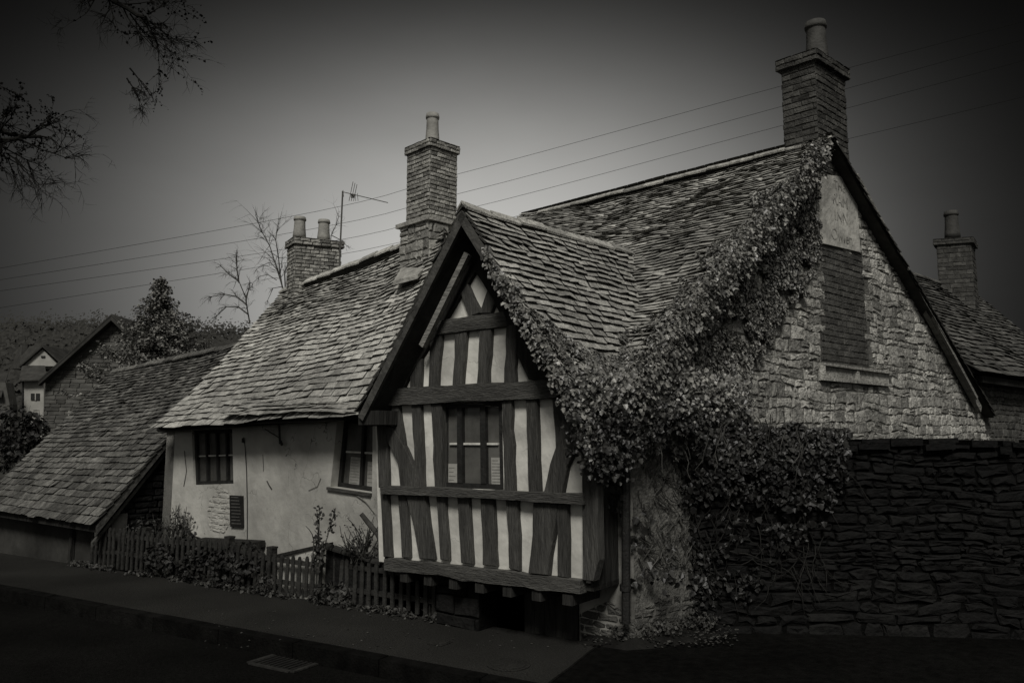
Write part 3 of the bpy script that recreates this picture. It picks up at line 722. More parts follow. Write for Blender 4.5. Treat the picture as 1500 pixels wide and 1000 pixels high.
bg = MB(); a, b = OUTE_R-UP*.05, OUTE_R.lerp(OUTR_R, .56)-UP*.05; bg.prism([a, b, b-UP*.12, a-UP*.12], od*.03); bg.prism([a-UP*.2+od*.06, b-UP*.2+od*.06, b-UP*.26+od*.06, a-UP*.26+od*.06], od*.05); sub(bg, BARGE, 'bargeboard', ob)
# =================================================================== REAR WING COTTAGE
rw_ = thing('rear_cottage', 'stone-tiled cottage with one chimney behind the right of the stone gable', 'house', (C.x+8, C.y+7, 0))
BN = -GN
we = lambda t: C+NG*t+GN*.22+UP*2.60
wr_ = lambda t: C+NG*t+BN*1.8+UP*4.78
R_WING = Patch(we(7.45), we(14.1), wr_(14.1), wr_(6.2), hollow=.04, sag=.05, wob=.04, seed=15)
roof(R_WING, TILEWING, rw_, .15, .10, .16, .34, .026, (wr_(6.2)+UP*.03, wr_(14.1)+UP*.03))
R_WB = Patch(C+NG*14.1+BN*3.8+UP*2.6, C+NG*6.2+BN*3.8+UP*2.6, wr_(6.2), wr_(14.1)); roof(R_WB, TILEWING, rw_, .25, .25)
k = MB(); k.prism([C+NG*8.4+BN*.02+UP*-.3, C+NG*14+BN*.02+UP*-.3, C+NG*14+BN*.02+UP*2.6, C+NG*8.4+BN*.02+UP*2.6], BN*3.6); sub(k, BRICKDK, 'wall', rw_)
k = MB(); k.prism([C+NG*13.9+BN*.02+UP*2.6, C+NG*13.9+BN*3.6+UP*2.6, C+NG*13.9+BN*1.8+UP*4.7], NG*.15); sub(k, BRICKDK, 'gable', rw_)
k = MB(); k.prism([we(7.7)-UP*.06, we(14)-UP*.06, we(14)-UP*.16, we(7.7)-UP*.16], BN*.15); sub(k, OAKDK, 'wall_plate', rw_)
cw = C+NG*11.6+BN*1.25
c_px = topx(V((cw.x, cw.y, 4.8)))
cz = at(1410, 352, 15.6).z
cq = at(1425, 400, 15.6)
st = chimney(rw_, (cq.x, cq.y), (-.95, .3, 0), .62, (.6, .8, 0), .6, 4.2, at(1425, 356, 15.6).z, BRICKR, MORTDK, BRICKR, (.08, .1), (.2, .3), True, POTDK, [(.55, .3, .13, .58)], cap=(.05, .12))
# =================================================================== BOUNDARY WALL
bw = thing('boundary_wall', 'high dark stone boundary wall right of the inn', 'wall', (1.6, 6.9, 0))
B0 = at(1000, 640, 6.98); B0.z = 0; BU = V((1, -.10, 0)).normalized(); BNn = V((-.10, -1, 0)).normalized(); BL_ = 12.0; BH = 1.62
mm_ = MB()
masonry(mm_, B0+UP*-.1, BU, UP, BNn, [(0, 0), (BL_, 0), (BL_, .68), (0, .68)], rh=(.07, .15), rw=(.12, .38), gap=.014, depth=.022, cham=.02, warp=.06, rough=.030, seed=21)
masonry(mm_, B0+UP*.58, BU, UP, BNn, [(0, 0), (BL_, 0), (BL_, BH-.65), (0, BH-.65)], rh=(.035, .085), rw=(.08, .30), gap=.012, depth=.024, cham=.012, warp=.06, rough=.022, seed=22)
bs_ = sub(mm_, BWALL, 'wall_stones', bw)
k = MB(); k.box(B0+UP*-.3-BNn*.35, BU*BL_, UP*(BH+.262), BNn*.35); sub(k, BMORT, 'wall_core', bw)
cp = MB(); u = 0
while u < BL_:
    w = random.uniform(.09, .30); h = random.uniform(.025, .065); z = BH-.07+random.gauss(0, .014)
    o_ = B0+BU*u+UP*z+BNn*random.uniform(.03, .08); a = BU*(w-.012); b = -BNn*.45
    t = UP*h; mbp = [o_, o_+a+UP*random.gauss(0, .008), o_+a+b, o_+b]
    cp.prism(mbp, t)
    if random.random() < .6:
        cp.prism([p+t+UP*.003-BNn*.03+BU*.04 for p in mbp], UP*random.uniform(.03, .05))
    u += w
sub(cp, BWALL, 'coping_stones', bw)
# =================================================================== GROUND
k0 = onz(0, 857); k1 = onz(630, 973); KD = (k0-k1); KD.z = 0; KD.normalize(); KN = V((-KD.y, KD.x, 0))
if KN.y > 0: KN = -KN                                # towards the road
kp = lambda s, o=0.0, z=0.0: V((k1.x, k1.y, 0))+KD*s+KN*o+UP*z
# back line of the pavement (fence, cellar pit, then boundary wall)
bl = [onz(-60, 800), onz(130, 829), onz(640, 906), onz(705, 914), onz(852, 938), onz(890, 916), onz(1000, 918)]
gr = MB(); R_ = 900
gr.add([V((-R_, -R_, -1.3)), V((R_, -R_, -1.3)), V((R_, R_, -1.3)), V((-R_, R_, -1.3))], [(0, 1, 2, 3)]); struct(gr.build('ground', FIELD))
pv = MB(); far = kp(60)
outl = [kp(60), kp(-14)]+[B0+BU*14+BNn*.0]+[V((p.x, p.y, 0)) for p in bl[::-1]]+[kp(60, -3.2)]
tri = tessellate_polygon([outl]); pv.add(outl, [tuple(t) for t in tri]); 
n = len(outl); pv.add(outl+[p-UP*.9 for p in outl], [(i, (i+1) % n, (i+1) % n+n, i+n) for i in range(n)])
struct(pv.build('pavement', PAVEM))
kb = MB(); s = -14
while s < 60:
    L = .9; a = kp(s, .0, .004); j_ = random.gauss(0, .003)
    kb.prism([kp(s+.006, -.02, .006+j_), kp(s+L-.006, -.02, .006+j_), kp(s+L-.006, .10, .002+j_), kp(s+.006, .10, .002+j_)], UP*-.3); s += L
struct(kb.build('kerb', KERBM))
rdm = MB(); nseg = 40
vs = []; W_ = [.09, 1.6, 3.2, 4.9, 6.4]
rdm.add([kp(60, .05, -.125), kp(-40, .05, -.125), kp(-40, 6.4, -.125), kp(60, 6.4, -.125)], [(0, 1, 2, 3)])
struct(rdm.build('road', ROADM))
pf = MB(); pf.box(kp(60, 6.4, -.3), KD*-100, KN*30, UP*.31); struct(pf.build('far_pavement', PAVEM))
gs_ = MB(); gs_.add([V((-14, 4, -.55)), V((2.5, 4, -.55)), V((2.5, 16, -.55)), V((-14, 20, -.55))], [(0, 1, 2, 3)]); struct(gs_.build('garden_soil', SOIL))
bkm = MB(); front = [onz(852, 944), onz(884, 948), onz(918, 953), onz(960, 950), onz(1010, 942), onz(1060, 932)]; rear = [pw(850, 640, -.05), pw(890, 640, -.05), V((C.x, C.y, 0)), C+NG*.3, C+NG*.6, C+NG*.8]
hts = [.06, .08, .09, .09, .08, .05]; vs = []
for i in range(6):
    r0 = V((rear[i].x, rear[i].y, hts[i])); f0_ = front[i]+UP*.003
    for k in range(6):
        p = f0_.lerp(r0, k/5); vs.append(p+UP*(.0*math.sin(k/5*3.14)+(.02*nz(p, 9) if k else 0)))
bkm.add(vs, [(i*6+k, (i+1)*6+k, (i+1)*6+k+1, i*6+k+1) for i in range(5) for k in range(5)]); struct(bkm.build('soil_bank', SOIL, None, True))
# joint between pavement and forecourt
jt = MB(); jt.tube([onz(890, 936, .003), onz(862, 956, .003), onz(835, 978, .003), onz(805, 1000, .003)], .012, 5); struct(jt.build('pavement_joint', KERBM))
fc = MB(); fl_ = [onz(893, 937), onz(862, 956), onz(835, 978), onz(803, 1003), kp(-2.9, .0), kp(-14, .0), B0+BU*14, B0+BU*.6]
fl_ = [V((p.x, p.y, .0045)) for p in fl_]; fc.add(fl_, [tuple(t) for t in tessellate_polygon([fl_])]); struct(fc.build('forecourt', DRIVE))
# drain grate in the gutter
dg = thing('drain_grate', 'iron drain grate in the road by the kerb', 'drain', onz(432, 965, -.12))
gc = onz(432, 966, -.121)+KN*.10; G1 = KD*.24; G2 = KN*.16
f = MB()
for (a, b) in ((1, 0), (-1, 0)):
    f.box(gc+G1*a-KD*.02-G2+UP*.0, KD*.04, G2*2, UP*.012)
for b in (1, -1): f.box(gc-G1+KD*.02+G2*b-KN*.02, G1*2-KD*.04, KN*.04, UP*.0115)
sub(f, GRATE, 'frame', dg)
f = MB()
for i in range(9): f.box(gc-G1+KD*(.04+i*.05)-G2+KN*.02, KD*.022, G2*2-KN*.04, UP*.009)
sub(f, IRON, 'bars', dg)
def cover(px, py, r, name, label, square):
    c = onz(px, py, .003); t = thing(name, label, 'cover', c); m1 = MB(); m2 = MB()
    if square:
        m1.box(c-KD*r-KN*r, KD*2*r, KN*2*r, UP*.004); m2.box(c-KD*r*.82-KN*r*.82+UP*.004, KD*1.64*r, KN*1.64*r, UP*.004)
    else:
        m1.lathe(c, [(r, 0), (r, .004), (r*.9, .005), (0.001, .005)], 28); m2.lathe(c+UP*.0052, [(r*.82, 0), (r*.82, .003), (.001, .004)], 28)
    sub(m1, PAVEM, 'frame', t); sub(m2, PAVEM, 'lid', t)
cover(644, 941, .075, 'water_cover', 'small square water cover in the pavement before the jetty', True)
cover(745, 973, .16, 'manhole_cover', 'round manhole cover in the pavement near the kerb', False)
# =================================================================== FENCE
fa_, fb_ = onz(132, 829), onz(638, 906); fd = (fb_-fa_); fL = fd.length; fd.normalize(); fn = V((fd.y, -fd.x, 0))
if fn.y > 0: fn = -fn
fen = thing('picket_fence', 'low dark picket fence with rounded tops along the pavement', 'fence', fa_)
def fh(s): return .47+.04*math.sin(s*1.1)+.02*math.sin(s*3.1)
s = 0.02; i = 0
while s < fL:
    h = fh(s)+random.gauss(0, .012); w = .042; p = fa_+fd*s+fn*.012; ln = fd*random.gauss(0, .010); t = UP*h
    m_ = MB(); hw_ = fd*(w/2)
    m_.prism([p-hw_+UP*.02, p+hw_+UP*.02, p+hw_+ln+t*.93, p+hw_*.55+ln+t*.985, p+ln+t, p-hw_*.55+ln+t*.985, p-hw_+ln+t*.93], -fn*.016)
    if not (1.0 < s < 1.06): sub(m_, PICKET, 'picket', fen)
    s += .098*random.uniform(.93, 1.07)
for z in (.12, .34):
    m_ = MB(); n = 10
    pts = [fa_+fd*(fL*i/n)-fn*.02+UP*(z+fh(fL*i/n)-.44) for i in range(n+1)]
    for a, b in zip(pts, pts[1:]): m_.prism([a+fn*.012, b+fn*.012, b+fn*.012+UP*.045, a+fn*.012+UP*.045], -fn*.03)
    sub(m_, PICKET, 'rail', fen)
for s in (.05, 1.05, 2.6, 3.3, 4.45, 5.45):
    s = min(s, fL-.03); p = fa_+fd*s-fn*.03; m_ = MB(); h = fh(s)+.02; m_.box(p-fd*.04-UP*.1, fd*.08, -fn*.08, UP*(h+.1)); m_.prism([p-fd*.045+UP*h, p+fd*.045+UP*h, p+fd*.045-fn*.085+UP*h, p-fd*.045-fn*.085+UP*h], UP*.02); sub(m_, PICKET, 'post', fen)
# =================================================================== IVY
POLY_ROOF = [(1203, 200), (1218, 232), (1207, 270), (1197, 345), (1170, 420), (1128, 485), (1088, 560), (1082, 655), (1000, 660), (900, 668), (852, 655), (835, 625), (808, 590), (792, 555), (772, 520), (747, 482),
             (724, 445), (700, 402), (690, 372), (710, 372), (735, 412), (775, 462), (815, 497), (860, 515), (905, 520), (950, 495), (985, 445), (1040, 385), (1085, 335), (1130, 296), (1165, 260), (1185, 220)]
def inivy(p, poly, grow=0.0):
    x, y = topx(p); q = nz(p, 2.2, 4)*20+nz(p, 6, 9)*16+nz(p, 17, 2)*10
    return inpoly(x+q, y+q*.7, poly)
iv = thing('ivy', 'thick pale ivy spilling over the roof verge and jetty gable', 'ivy', (C.x, C.y, 0))
L1 = []; L2 = []
def put(p, n, sz, lst, out, hang=.8):
    nn = (n+rnd(.45)+UP*.25).normalized(); tip = (V((0, 0, -1))*hang+rnd(.55)); lst.append((p+n*out, nn, tip, sz*random.choice((.6, .75, .9, 1, 1.15, 1.5))*random.uniform(.85, 1.15)))
def scatter(pt, count, poly, thick, sz, lst):
    k = 0
    for _ in range(count):
        u, v = random.random(), random.random(); p = pt.P(u, v)
        if nz(p, 3.1, 33)+.6*nz(p, 8, 3) > -.42 and inivy(p, poly):
            b = .5+.5*nz(p, 1.8, 21); put(p, pt.n, sz, lst, .03+thick*b*random.random()**.6); k += 1
    return k
a_main = scatter(R_MAIN, 170000, POLY_ROOF, .10, .027, L1)
a_j = scatter(R_JR, 80000, POLY_ROOF, .08, .026, L1)
# on the gable stones
k = 0
for _ in range(150000):
    t, z = random.uniform(-.1, 3.3), random.uniform(1.3, 4.8); p = C+NG*t+UP*z
    if z < 1.95+(4.98-1.95)*t/3.55+.1 and nz(p, 3.1, 33)+.6*nz(p, 8, 3) > -.40 and inivy(p, POLY_ROOF): put(p, GN, .027, L1, .02+.07*random.random()); k += 1
# verge roll between roof and gable
for _ in range(6000):
    v = random.random(); p = EvR.lerp(RiR, v)+GN*random.gauss(.05, .08)+UP*random.uniform(-.12, .16)
    if inivy(p, POLY_ROOF): put(p, (GN+UP*.4).normalized(), .032, L1, random.random()*.08)
# jetty barge fringe
for _ in range(3000):
    v = random.uniform(.22, 1.05); p = JA.lerp(JFR, v)+NJ*random.uniform(-.12, .07)-UP*random.random()**1.6*(.12+.22*v)
    put(p, (NJ+GN*.4).normalized(), .030, L1, 0)
# curtain at the corner, below the eaves
CU0 = JFR+V((-.05, .05, 0)); CU1 = at(1085, 640, 7.2)
for _ in range(15000):
    s = random.random(); p = CU0.lerp(CU1, s); top = 2.12; z = top-random.random()**1.2*(.52+.18*math.sin(s*9)+.12*nz((s*5, 0, 0), 1)); p = V((p.x, p.y, z))+rnd(.06)
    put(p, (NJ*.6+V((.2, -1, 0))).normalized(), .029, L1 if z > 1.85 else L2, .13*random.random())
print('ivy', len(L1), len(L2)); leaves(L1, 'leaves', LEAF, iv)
leaves(L2, 'shade_toned_leaves', LEAFDK, iv)
# bare stems hanging on the pale corner wall
smb = MB()
for _ in range(150):
    t = random.uniform(.02, .95); z = random.uniform(.55, 1.6); pts = []
    ang = random.uniform(-1.2, -.3) if random.random() < .6 else random.uniform(.4, 1.3); 
    for k in range(6):
        pts.append(C+NG*t+UP*z+GN*(.012+.02*random.random())); t += .05*math.cos(ang); z += .05*math.sin(ang); ang += random.gauss(0, .35)
    if pts[-1].z > .45: smb.tube(pts, [.006, .006, .005, .005, .004, .003], 4)
for _ in range(26):
    p = at(random.uniform(880, 1180), random.uniform(600, 650), random.uniform(6.3, 6.9)); pts = [p]
    for k in range(5): pts.append(pts[-1]+V((random.gauss(0, .03), random.gauss(0, .02)-.01, -.07)))
    smb.tube(pts, [.005, .005, .004, .004, .003, .002], 4)
smb.build('stems', STEM, iv)
POLY_WALL = [(900, 640), (1000, 625), (1085, 622), (1170, 622), (1232, 632), (1240, 668), (1226, 720), (1210, 765), (1150, 800), (1110, 850), (1060, 905), (1010, 905), (1000, 800), (985, 720), (950, 690), (905, 680)]
iw = thing('ivy', 'dark straggling ivy creeping down the boundary wall', 'ivy', (B0.x, B0.y, 0))
L3 = []; L4 = []
for _ in range(50000):
    u, z = random.uniform(-.35, 2.3), random.uniform(.0, 1.82); p = B0+BU*u+UP*z
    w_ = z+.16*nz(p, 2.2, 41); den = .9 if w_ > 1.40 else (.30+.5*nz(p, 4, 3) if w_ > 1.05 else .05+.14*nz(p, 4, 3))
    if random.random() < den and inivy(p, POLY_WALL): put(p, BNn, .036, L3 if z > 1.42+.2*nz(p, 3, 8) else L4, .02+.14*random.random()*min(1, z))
for _ in range(2400):     # along the top
    u = random.uniform(.0, 1.0)**.8*1.4; p = B0+BU*u+UP*(BH+random.uniform(-.02, .10))-BNn*random.uniform(-.1, .35); put(p, (BNn+UP).normalized(), .038, L3, 0)
for (px, py) in ((905, 720), (900, 745), (915, 760), (935, 795), (955, 838), (975, 845), (990, 850), (1010, 845), (925, 850), (895, 700), (945, 760), (985, 800)):
    for _ in range(10): put(onplane(px+random.gauss(0, 9), py+random.gauss(0, 7), C, (NJ+GN).normalized()), (NJ+GN).normalized(), .045, L3, .06*random.random())
leaves(L3, 'leaves', LEAFDK, iw); leaves(L4, 'shade_toned_leaves', LEAFVDK, iw)
smb = MB()
for _ in range(120):
    u = random.uniform(.0, 1.15); z = random.uniform(.5, 1.6); pts = []; ang = -1.57+random.gauss(0, .5)
    for k in range(7): pts.append(B0+BU*u+UP*z+BNn*(.04+.03*random.random())); u += .06*math.cos(ang); z += .06*math.sin(ang); ang += random.gauss(0, .22)
    if pts[-1].z > .05: smb.tube(pts, [.004]*4+[.003, .002, .0015], 4)
pts = [onplane(x, y, B0+BNn*.06, BNn) for x, y in ((1215, 680), (1240, 690), (1258, 708), (1268, 725), (1275, 735))]; smb.tube(pts, [.005, .005, .004, .004, .003], 4)
smb.build('stems', STEMDK, iw)
# =================================================================== HEDGE, SHRUBS, WEEDS
def clump(name, label, cat, pts, m, count, sz, stemn=14, group=None, stemm=STEM):
    """pts: ellipsoids (centre, rx, ry, rz)"""
    c0 = pts[0][0]; t = thing(name, label, cat, (c0.x, c0.y, 0), group); L = []; sm = MB()
    for (c, rx, ry, rz) in pts:
        for _ in range(count):
            d = rnd().normalized(); r = random.random()**.4; p = c+V((d.x*rx*r, d.y*ry*r, d.z*rz*r))
            if nz(p, 4, 5) < -.28: continue
            L.append((p, (d+rnd(.5)+UP*.3).normalized(), rnd(), sz*random.uniform(.6, 1.3)))
        for _ in range(stemn):
            a = c-UP*rz+V((random.gauss(0, rx*.2), random.gauss(0, ry*.2), 0)); d = rnd().normalized(); b = c+V((d.x*rx, d.y*ry, abs(d.z)*rz*1.1)); sm.tube([a, a.lerp(b, .5)+rnd(.02), b], [.006, .004, .002], 4)
    leaves(L, 'leaves', m, t); sm.build('twigs', stemm, t); return t
hp = lambda px, py, off: (onz(px, py)+(-fn)*off)
clump('hedge', 'dark overgrown hedge behind the middle of the picket fence', 'hedge',
      [(hp(225+i*27, 846+i*4.2, .18)+UP*(.18+.05*math.sin(i*2)), .30, .22, .26) for i in range(6)], HEDGE, 900, .045)
clump('bramble_bush', 'small dark bramble at the foot of the outbuilding end wall', 'bush', [(hp(175, 838, .35)+UP*.38, .35, .3, .28)], HEDGE, 420, .04)
clump('bramble_bush', 'dark bramble in the corner between outbuilding and white wall', 'bush', [(hp(250, 842, .5)+UP*.45, .3, .25, .25)], HEDGE, 420, .04)
clump('fern_clump', 'leafy clump growing against the left end of the white wall', 'plant', [(pw(262, 770, .12), .16, .12, .26)], WEED, 120, .035, 40)
clump('weed_clump', 'pale leafy weed in front of the fence by the hood', 'plant', [(hp(395, 868, -.06)+UP*.1, .16, .08, .12)], WEED, 160, .04)
clump('weed_clump', 'strappy weed at the fence foot left of the jetty', 'plant', [(hp(500, 884, -.06)+UP*.11, .26, .08, .13)], WEED, 230, .045)
clump('weed_clump', 'low weeds between the last pickets and the stone pier', 'plant', [(hp(650, 900, -.02)+UP*.05, .2, .08, .07)], WEED, 120, .035)
clump('leaf_litter_bush', 'low mat of ivy and litter at the foot of the downpipe', 'plant', [(onz(890, 934)+UP*.12, .20, .10, .09), (onz(960, 938)+UP*.11, .26, .12, .09), (onz(925, 944)+UP*.10, .2, .10, .07), (onz(1010, 928)+UP*.1, .25, .12, .10)], WEED, 560, .024)
def upright(name, label, stems, m, leafn, sz):
    t = thing(name, label, 'shrub', (stems[0][0].x, stems[0][0].y, 0)); sm = MB(); L = []
    for (a, b, ln) in stems:
        bow = rnd(.03); pts = [a.lerp(b, k/6)+bow*math.sin(k/6*3.14) for k in range(7)]; sm.tube(pts, [.009-.001*k for k in range(7)], 5)
        for _ in range(ln):
            k = random.uniform(.15, 1); p = a.lerp(b, k)+bow*math.sin(k*3.14)+rnd(.018); d = rnd().normalized(); L.append((p, d, rnd()+UP*.5, sz*random.uniform(.6, 1.3)))
    leaves(L, 'leaves', m, t); sm.build('stems', STEM, t); return t
Dp = 8.05
upright('buddleia_shrub', 'upright leafy shrub with three tall plumes before the white wall', [(at(462, 835, Dp), at(464, 745, Dp), 60), (at(466, 838, Dp), at(492, 743, Dp-.1), 60), (at(458, 836, Dp), at(470, 800, Dp), 60), (at(468, 838, Dp), at(468, 742, Dp+.05), 40)], WEED, 0, .032)
upright('twiggy_shrub', 'bare twiggy shrub against the left corner of the jetty', [(at(530+random.gauss(0, 8), 825, 7.95), at(random.uniform(490, 562), random.uniform(755, 800), 7.9+random.gauss(0, .1)), random.choice((0, 4, 10))) for _ in range(38)], WEED, 0, .028)
upright('dry_stalk', 'single dry stalk standing beside the leafy plumes', [(at(455, 830, Dp-.1), at(448, 770, Dp-.1), 4)], WEED, 0, .03)
lgm = MB(); lgm.tube([at(529, 752, 7.9), at(540, 766, 7.9), at(552, 780, 7.88), at(561, 802, 7.86)], [.022, .026, .024, .02], 8); tag(lgm.build('broken_branch', STEM), 'broken dead branch leaning against the jetty corner post', 'branch')
# low ramp wall and lean-to in the sunken garden
lw = thing('garden_wall', 'low white wall with sloping dark coping in the sunken garden', 'wall', at(440, 815, 8.6))
a, b = at(404, 816, 8.75), at(470, 800, 8.35); m_ = MB(); m_.prism([a, b, V((b.x, b.y, -.55)), V((a.x, a.y, -.55))], V((.08, .1, 0))); sub(m_, WALLPL, 'wall', lw)
m_ = MB(); m_.prism([a+V((-.02, -.03, 0)), b+V((.02, -.03, 0)), b+V((.1, .13, 0)), a+V((.06, .13, 0))], UP*.03); sub(m_, OAKDK, 'coping', lw)
hb = thing('coal_bunker', 'low dark plank lean-to in the sunken garden beside the jetty', 'bunker', at(515, 830, 8.0))
a, b = at(478, 797, 8.15), at(562, 822, 7.85); m_ = MB()
for i in range(6):
    k0_, k1_ = i/6, (i+1)/6-.02; p, q_ = a.lerp(b, k0_), a.lerp(b, k1_); m_.prism([p, q_, q_+V((-.02, -.06, -.03)), p+V((-.02, -.06, -.03))], UP*.02)
sub(m_, OAKDK, 'lid', hb); m_ = MB(); m_.prism([a-UP*.04, b-UP*.04, V((b.x, b.y, -.55)), V((a.x, a.y, -.55))], V((.1, .12, 0))); sub(m_, BWALL, 'wall', hb)
# grass and litter along the pavement edge: nobody could count it
L = []
for _ in range(2600):
    s = random.random()*1.12-.06; p = fa_+fd*(fL*s)+fn*random.gauss(.05, .05); 
    if nz(p, 3, 2) < -.1: continue
    L.append((p+UP*random.uniform(.0, .05), (rnd(.5)+UP*.5).normalized(), rnd()+UP, random.uniform(.02, .045)))
o = leaves(L, 'verge_grass', WEED, None); tag(o, 'tufts of grass and dead leaves along the fence foot', 'grass', kind='stuff')
L = []
for _ in range(420):
    px, py = random.uniform(855, 1080), random.uniform(926, 950); p = onz(px, py); L.append((p+UP*random.uniform(.01, .07), (UP+rnd(.2)).normalized(), rnd(), random.uniform(.015, .03)))
for _ in range(120):
    p = onz(random.uniform(300, 900), random.uniform(890, 950)); L.append((p+UP*.006, (UP+rnd(.15)).normalized(), rnd(), random.uniform(.012, .022)))
o = leaves(L, 'fallen_leaves', WEED, None); tag(o, 'scattered fallen leaves on the pavement', 'leaves', kind='stuff')
# =================================================================== AERIAL, CABLES
ae = thing('tv_aerial', 'thin television aerial on a leaning pole by the two-pot chimney', 'aerial', at(498, 378, 10.7))
m_ = MB(); m_.tube([at(497, 392, 10.7), at(502, 280, 10.7)], .012, 6); sub(m_, GALV, 'pole', ae)
m_ = MB(); b0, b1 = at(501, 281, 10.7), at(568, 297, 10.2); m_.tube([b0, b1], .006, 5)
for i in range(6):
    p = b0.lerp(b1, .1+i*.055 if i < 5 else .0); l_ = .11-.008*i; m_.tube([p+V((.55, -.2, .85))*l_*(1.6 if i < 3 else .4), p-V((.3, -.1, -.0))*0-V((-.35, .1, 1))*l_*1.1], .004, 4)
m_.box(b0.lerp(b1, .2), V((.05, 0, 0)), V((0, .03, 0)), V((0, 0, -.05)))
sub(m_, GALV, 'antenna', ae)
wires = [((-200, 427), (380, 326), (667, 256), (1138, 128), (1600, 5)), ((-200, 441), (380, 349), (667, 285), (1138, 158), (1600, 30)), ((-200, 454), (380, 371), (667, 310), (1138, 186), (1600, 62)), ((-200, 482), (380, 391), (590, 354), (1138, 228), (1600, 118)),
         ((150, 497), (250, 497), (350, 485), (420, 470), (600, 430))]
wl_ = ['highest of the overhead cables crossing the sky', 'second overhead cable from the top', 'third overhead cable from the top', 'lowest of the four long overhead cables passing behind the chimneys', 'short cable strung past the conifer behind the inn']
for i, w in enumerate(wires):
    Ds = (26, 15.5, 11.2, 7.4, 5.2) if i < 3 else (30, 19, 15.5, 10.8, 8.0)
    if i == 3: Ds = (32, 21, 17, 12.2, 9)
    if i == 4: Ds = (28, 26, 24, 22, 18)
    pts = [at(x, y, D) for (x, y), D in zip(w, Ds)]; full = []
    for k in range(len(pts)-1):          # smooth through surveyed points
        p0 = pts[max(k-1, 0)]; p1 = pts[k]; p2 = pts[k+1]; p3 = pts[min(k+2, len(pts)-1)]
        for j in range(6):
            t = j/6; full.append(.5*((2*p1)+(p2-p0)*t+(2*p0-5*p1+4*p2-p3)*t*t+(3*p1-p0-3*p2+p3)*t*t*t))
    full.append(pts[-1]); m_ = MB(); m_.tube(full, [.00025*p.y for p in full], 5)
    tag(m_.build('overhead_cable', CABLE), wl_[i], 'cable', 'overhead cables')
# =================================================================== TREES
def branch(mb, L, p, d, ln, r, depth, droop, leafp=0, lsz=.03, spread=.55, nb=(3, 5)):
    n = 5; pts = [p]; rs = [r]; dd = d.normalized()
    for k in range(n):
        dd = (dd+rnd(.13)+V((0, 0, -droop*.18))).normalized(); pts.append(pts[-1]+dd*(ln/n)); rs.append(r*(1-.75*(k+1)/n))
    mb.tube(pts, rs, 5 if depth > 1 else 4, cap=False)
    if leafp:
        for k in range(1, n+1):
            for _ in range(leafp):
                if random.random() < .6: L.append((pts[k]+rnd(lsz*.25), rnd().normalized(), rnd()-UP*.6, lsz*random.uniform(.5, 1.2)))
    if depth > 0:
        for _ in range(random.randint(*nb)):
            k = random.randint(1, n); nd = (dd+rnd(spread)).normalized(); branch(mb, L, pts[k], nd, ln*random.uniform(.45, .75), rs[k]*.7+.0008, depth-1, droop*1.3+.05, leafp if depth <= 2 else 0, lsz, spread, nb)
st_ = thing('street_tree', 'dark overhanging tree with dangling withered leaves at top left', 'tree', (-6.2, 4.6, 0))
m_ = MB(); L = []
tr_ = [V((-6.2, 4.6, -.1)), V((-6.15, 4.6, 1.5)), V((-6.0, 4.65, 3.0)), V((-5.9, 4.6, 4.6)), V((-5.7, 4.6, 6.2))]
m_.tube(tr_, [.24, .2, .17, .13, .06], 10)
for (path, r) in (([tr_[2], at(-90, 190, 4.9), at(-20, 205, 5.0), at(40, 200, 5.1)], .05), ([tr_[2]+V((0, 0, .3)), at(-80, 100, 5), at(-10, 185, 5.1), at(60, 200, 5.2)], .04), ([tr_[3], at(-60, -120, 5.0), at(60, -60, 5.0), at(150, -10, 5.0), at(215, 30, 5.05)], .05), ([tr_[3], at(0, -160, 5.3), at(120, -90, 5.4), at(190, 0, 5.5)], .04)):
    full = []
    for k in range(len(path)-1):
        p0 = path[max(k-1, 0)]; p1 = path[k]; p2 = path[k+1]; p3 = path[min(k+2, len(path)-1)]
        for j in range(6):
            t = j/6; full.append(.5*((2*p1)+(p2-p0)*t+(2*p0-5*p1+4*p2-p3)*t*t+(3*p1-p0-3*p2+p3)*t*t*t)+rnd(.012))
    full.append(path[-1]); n_ = len(full); m_.tube(full, [r*.6*(1-.6*k/n_) for k in range(n_)], 7, cap=False)
    for k in range(2, n_, 2):
        branch(m_, L, full[k], rnd()+V((.6, .1, .1)), random.uniform(.18, .38), .006, 2, .1, 2, .017, .6, (3, 4))
def B(px, py, qx, qy, D, r, depth, droop, lp, sp=.5): 
    a, b = at(px, py, D), at(qx, qy, D+random.uniform(-.15, .25)); branch(m_, L, a, b-a, (b-a).length*.66, r, depth, droop, lp, .017, sp, (3, 5))
for q in ((40, 200, 130, 160), (30, 205, 150, 232), (-10, 210, 110, 270), (-20, 215, 80, 262), (0, 190, 60, 150), (60, 200, 110, 205), (-30, 230, 50, 282), (10, 225, 95, 290)): B(*q, 5.1, .0065, 3, .03, 2, .6)
for q in ((215, 30, 300, 65), (200, 25, 290, 95), (190, 20, 240, 120), (180, 10, 200, 130), (160, 0, 170, 95), (140, -10, 145, 80), (205, 30, 250, 45), (190, 100, 225, 165), (186, 115, 195, 175), (215, 20, 270, 20)): B(*q, 5.05, .006, 3, .10, 2, .6)
m_.build('trunk', BARK, st_); leaves(L, 'crown', BUD, st_)
def bare(label, D, base, limbs, r, depth=2, droop=.05):
    t = thing('bare_tree', label, 'tree', at(base[0], 640, D)-UP*2.5, 'bare trees behind the inn'); mb = MB(); LL = []
    for path in limbs:
        pts = [at(x, y, D+.1*i) for i, (x, y) in enumerate(path)]; mb.tube(pts, [r*.62*(1-.7*i/len(pts)) for i in range(len(pts))], 5, cap=False)
        for k in range(1, len(pts)):
            for _ in range(5): branch(mb, LL, pts[k], (pts[k]-pts[k-1]).normalized()+rnd(.55), (pts[-1]-pts[0]).length*random.uniform(.15, .36), r*.22, depth-1, droop, 0, .05, .6, (2, 4))
    mb.build('trunk', FARBARK, t)
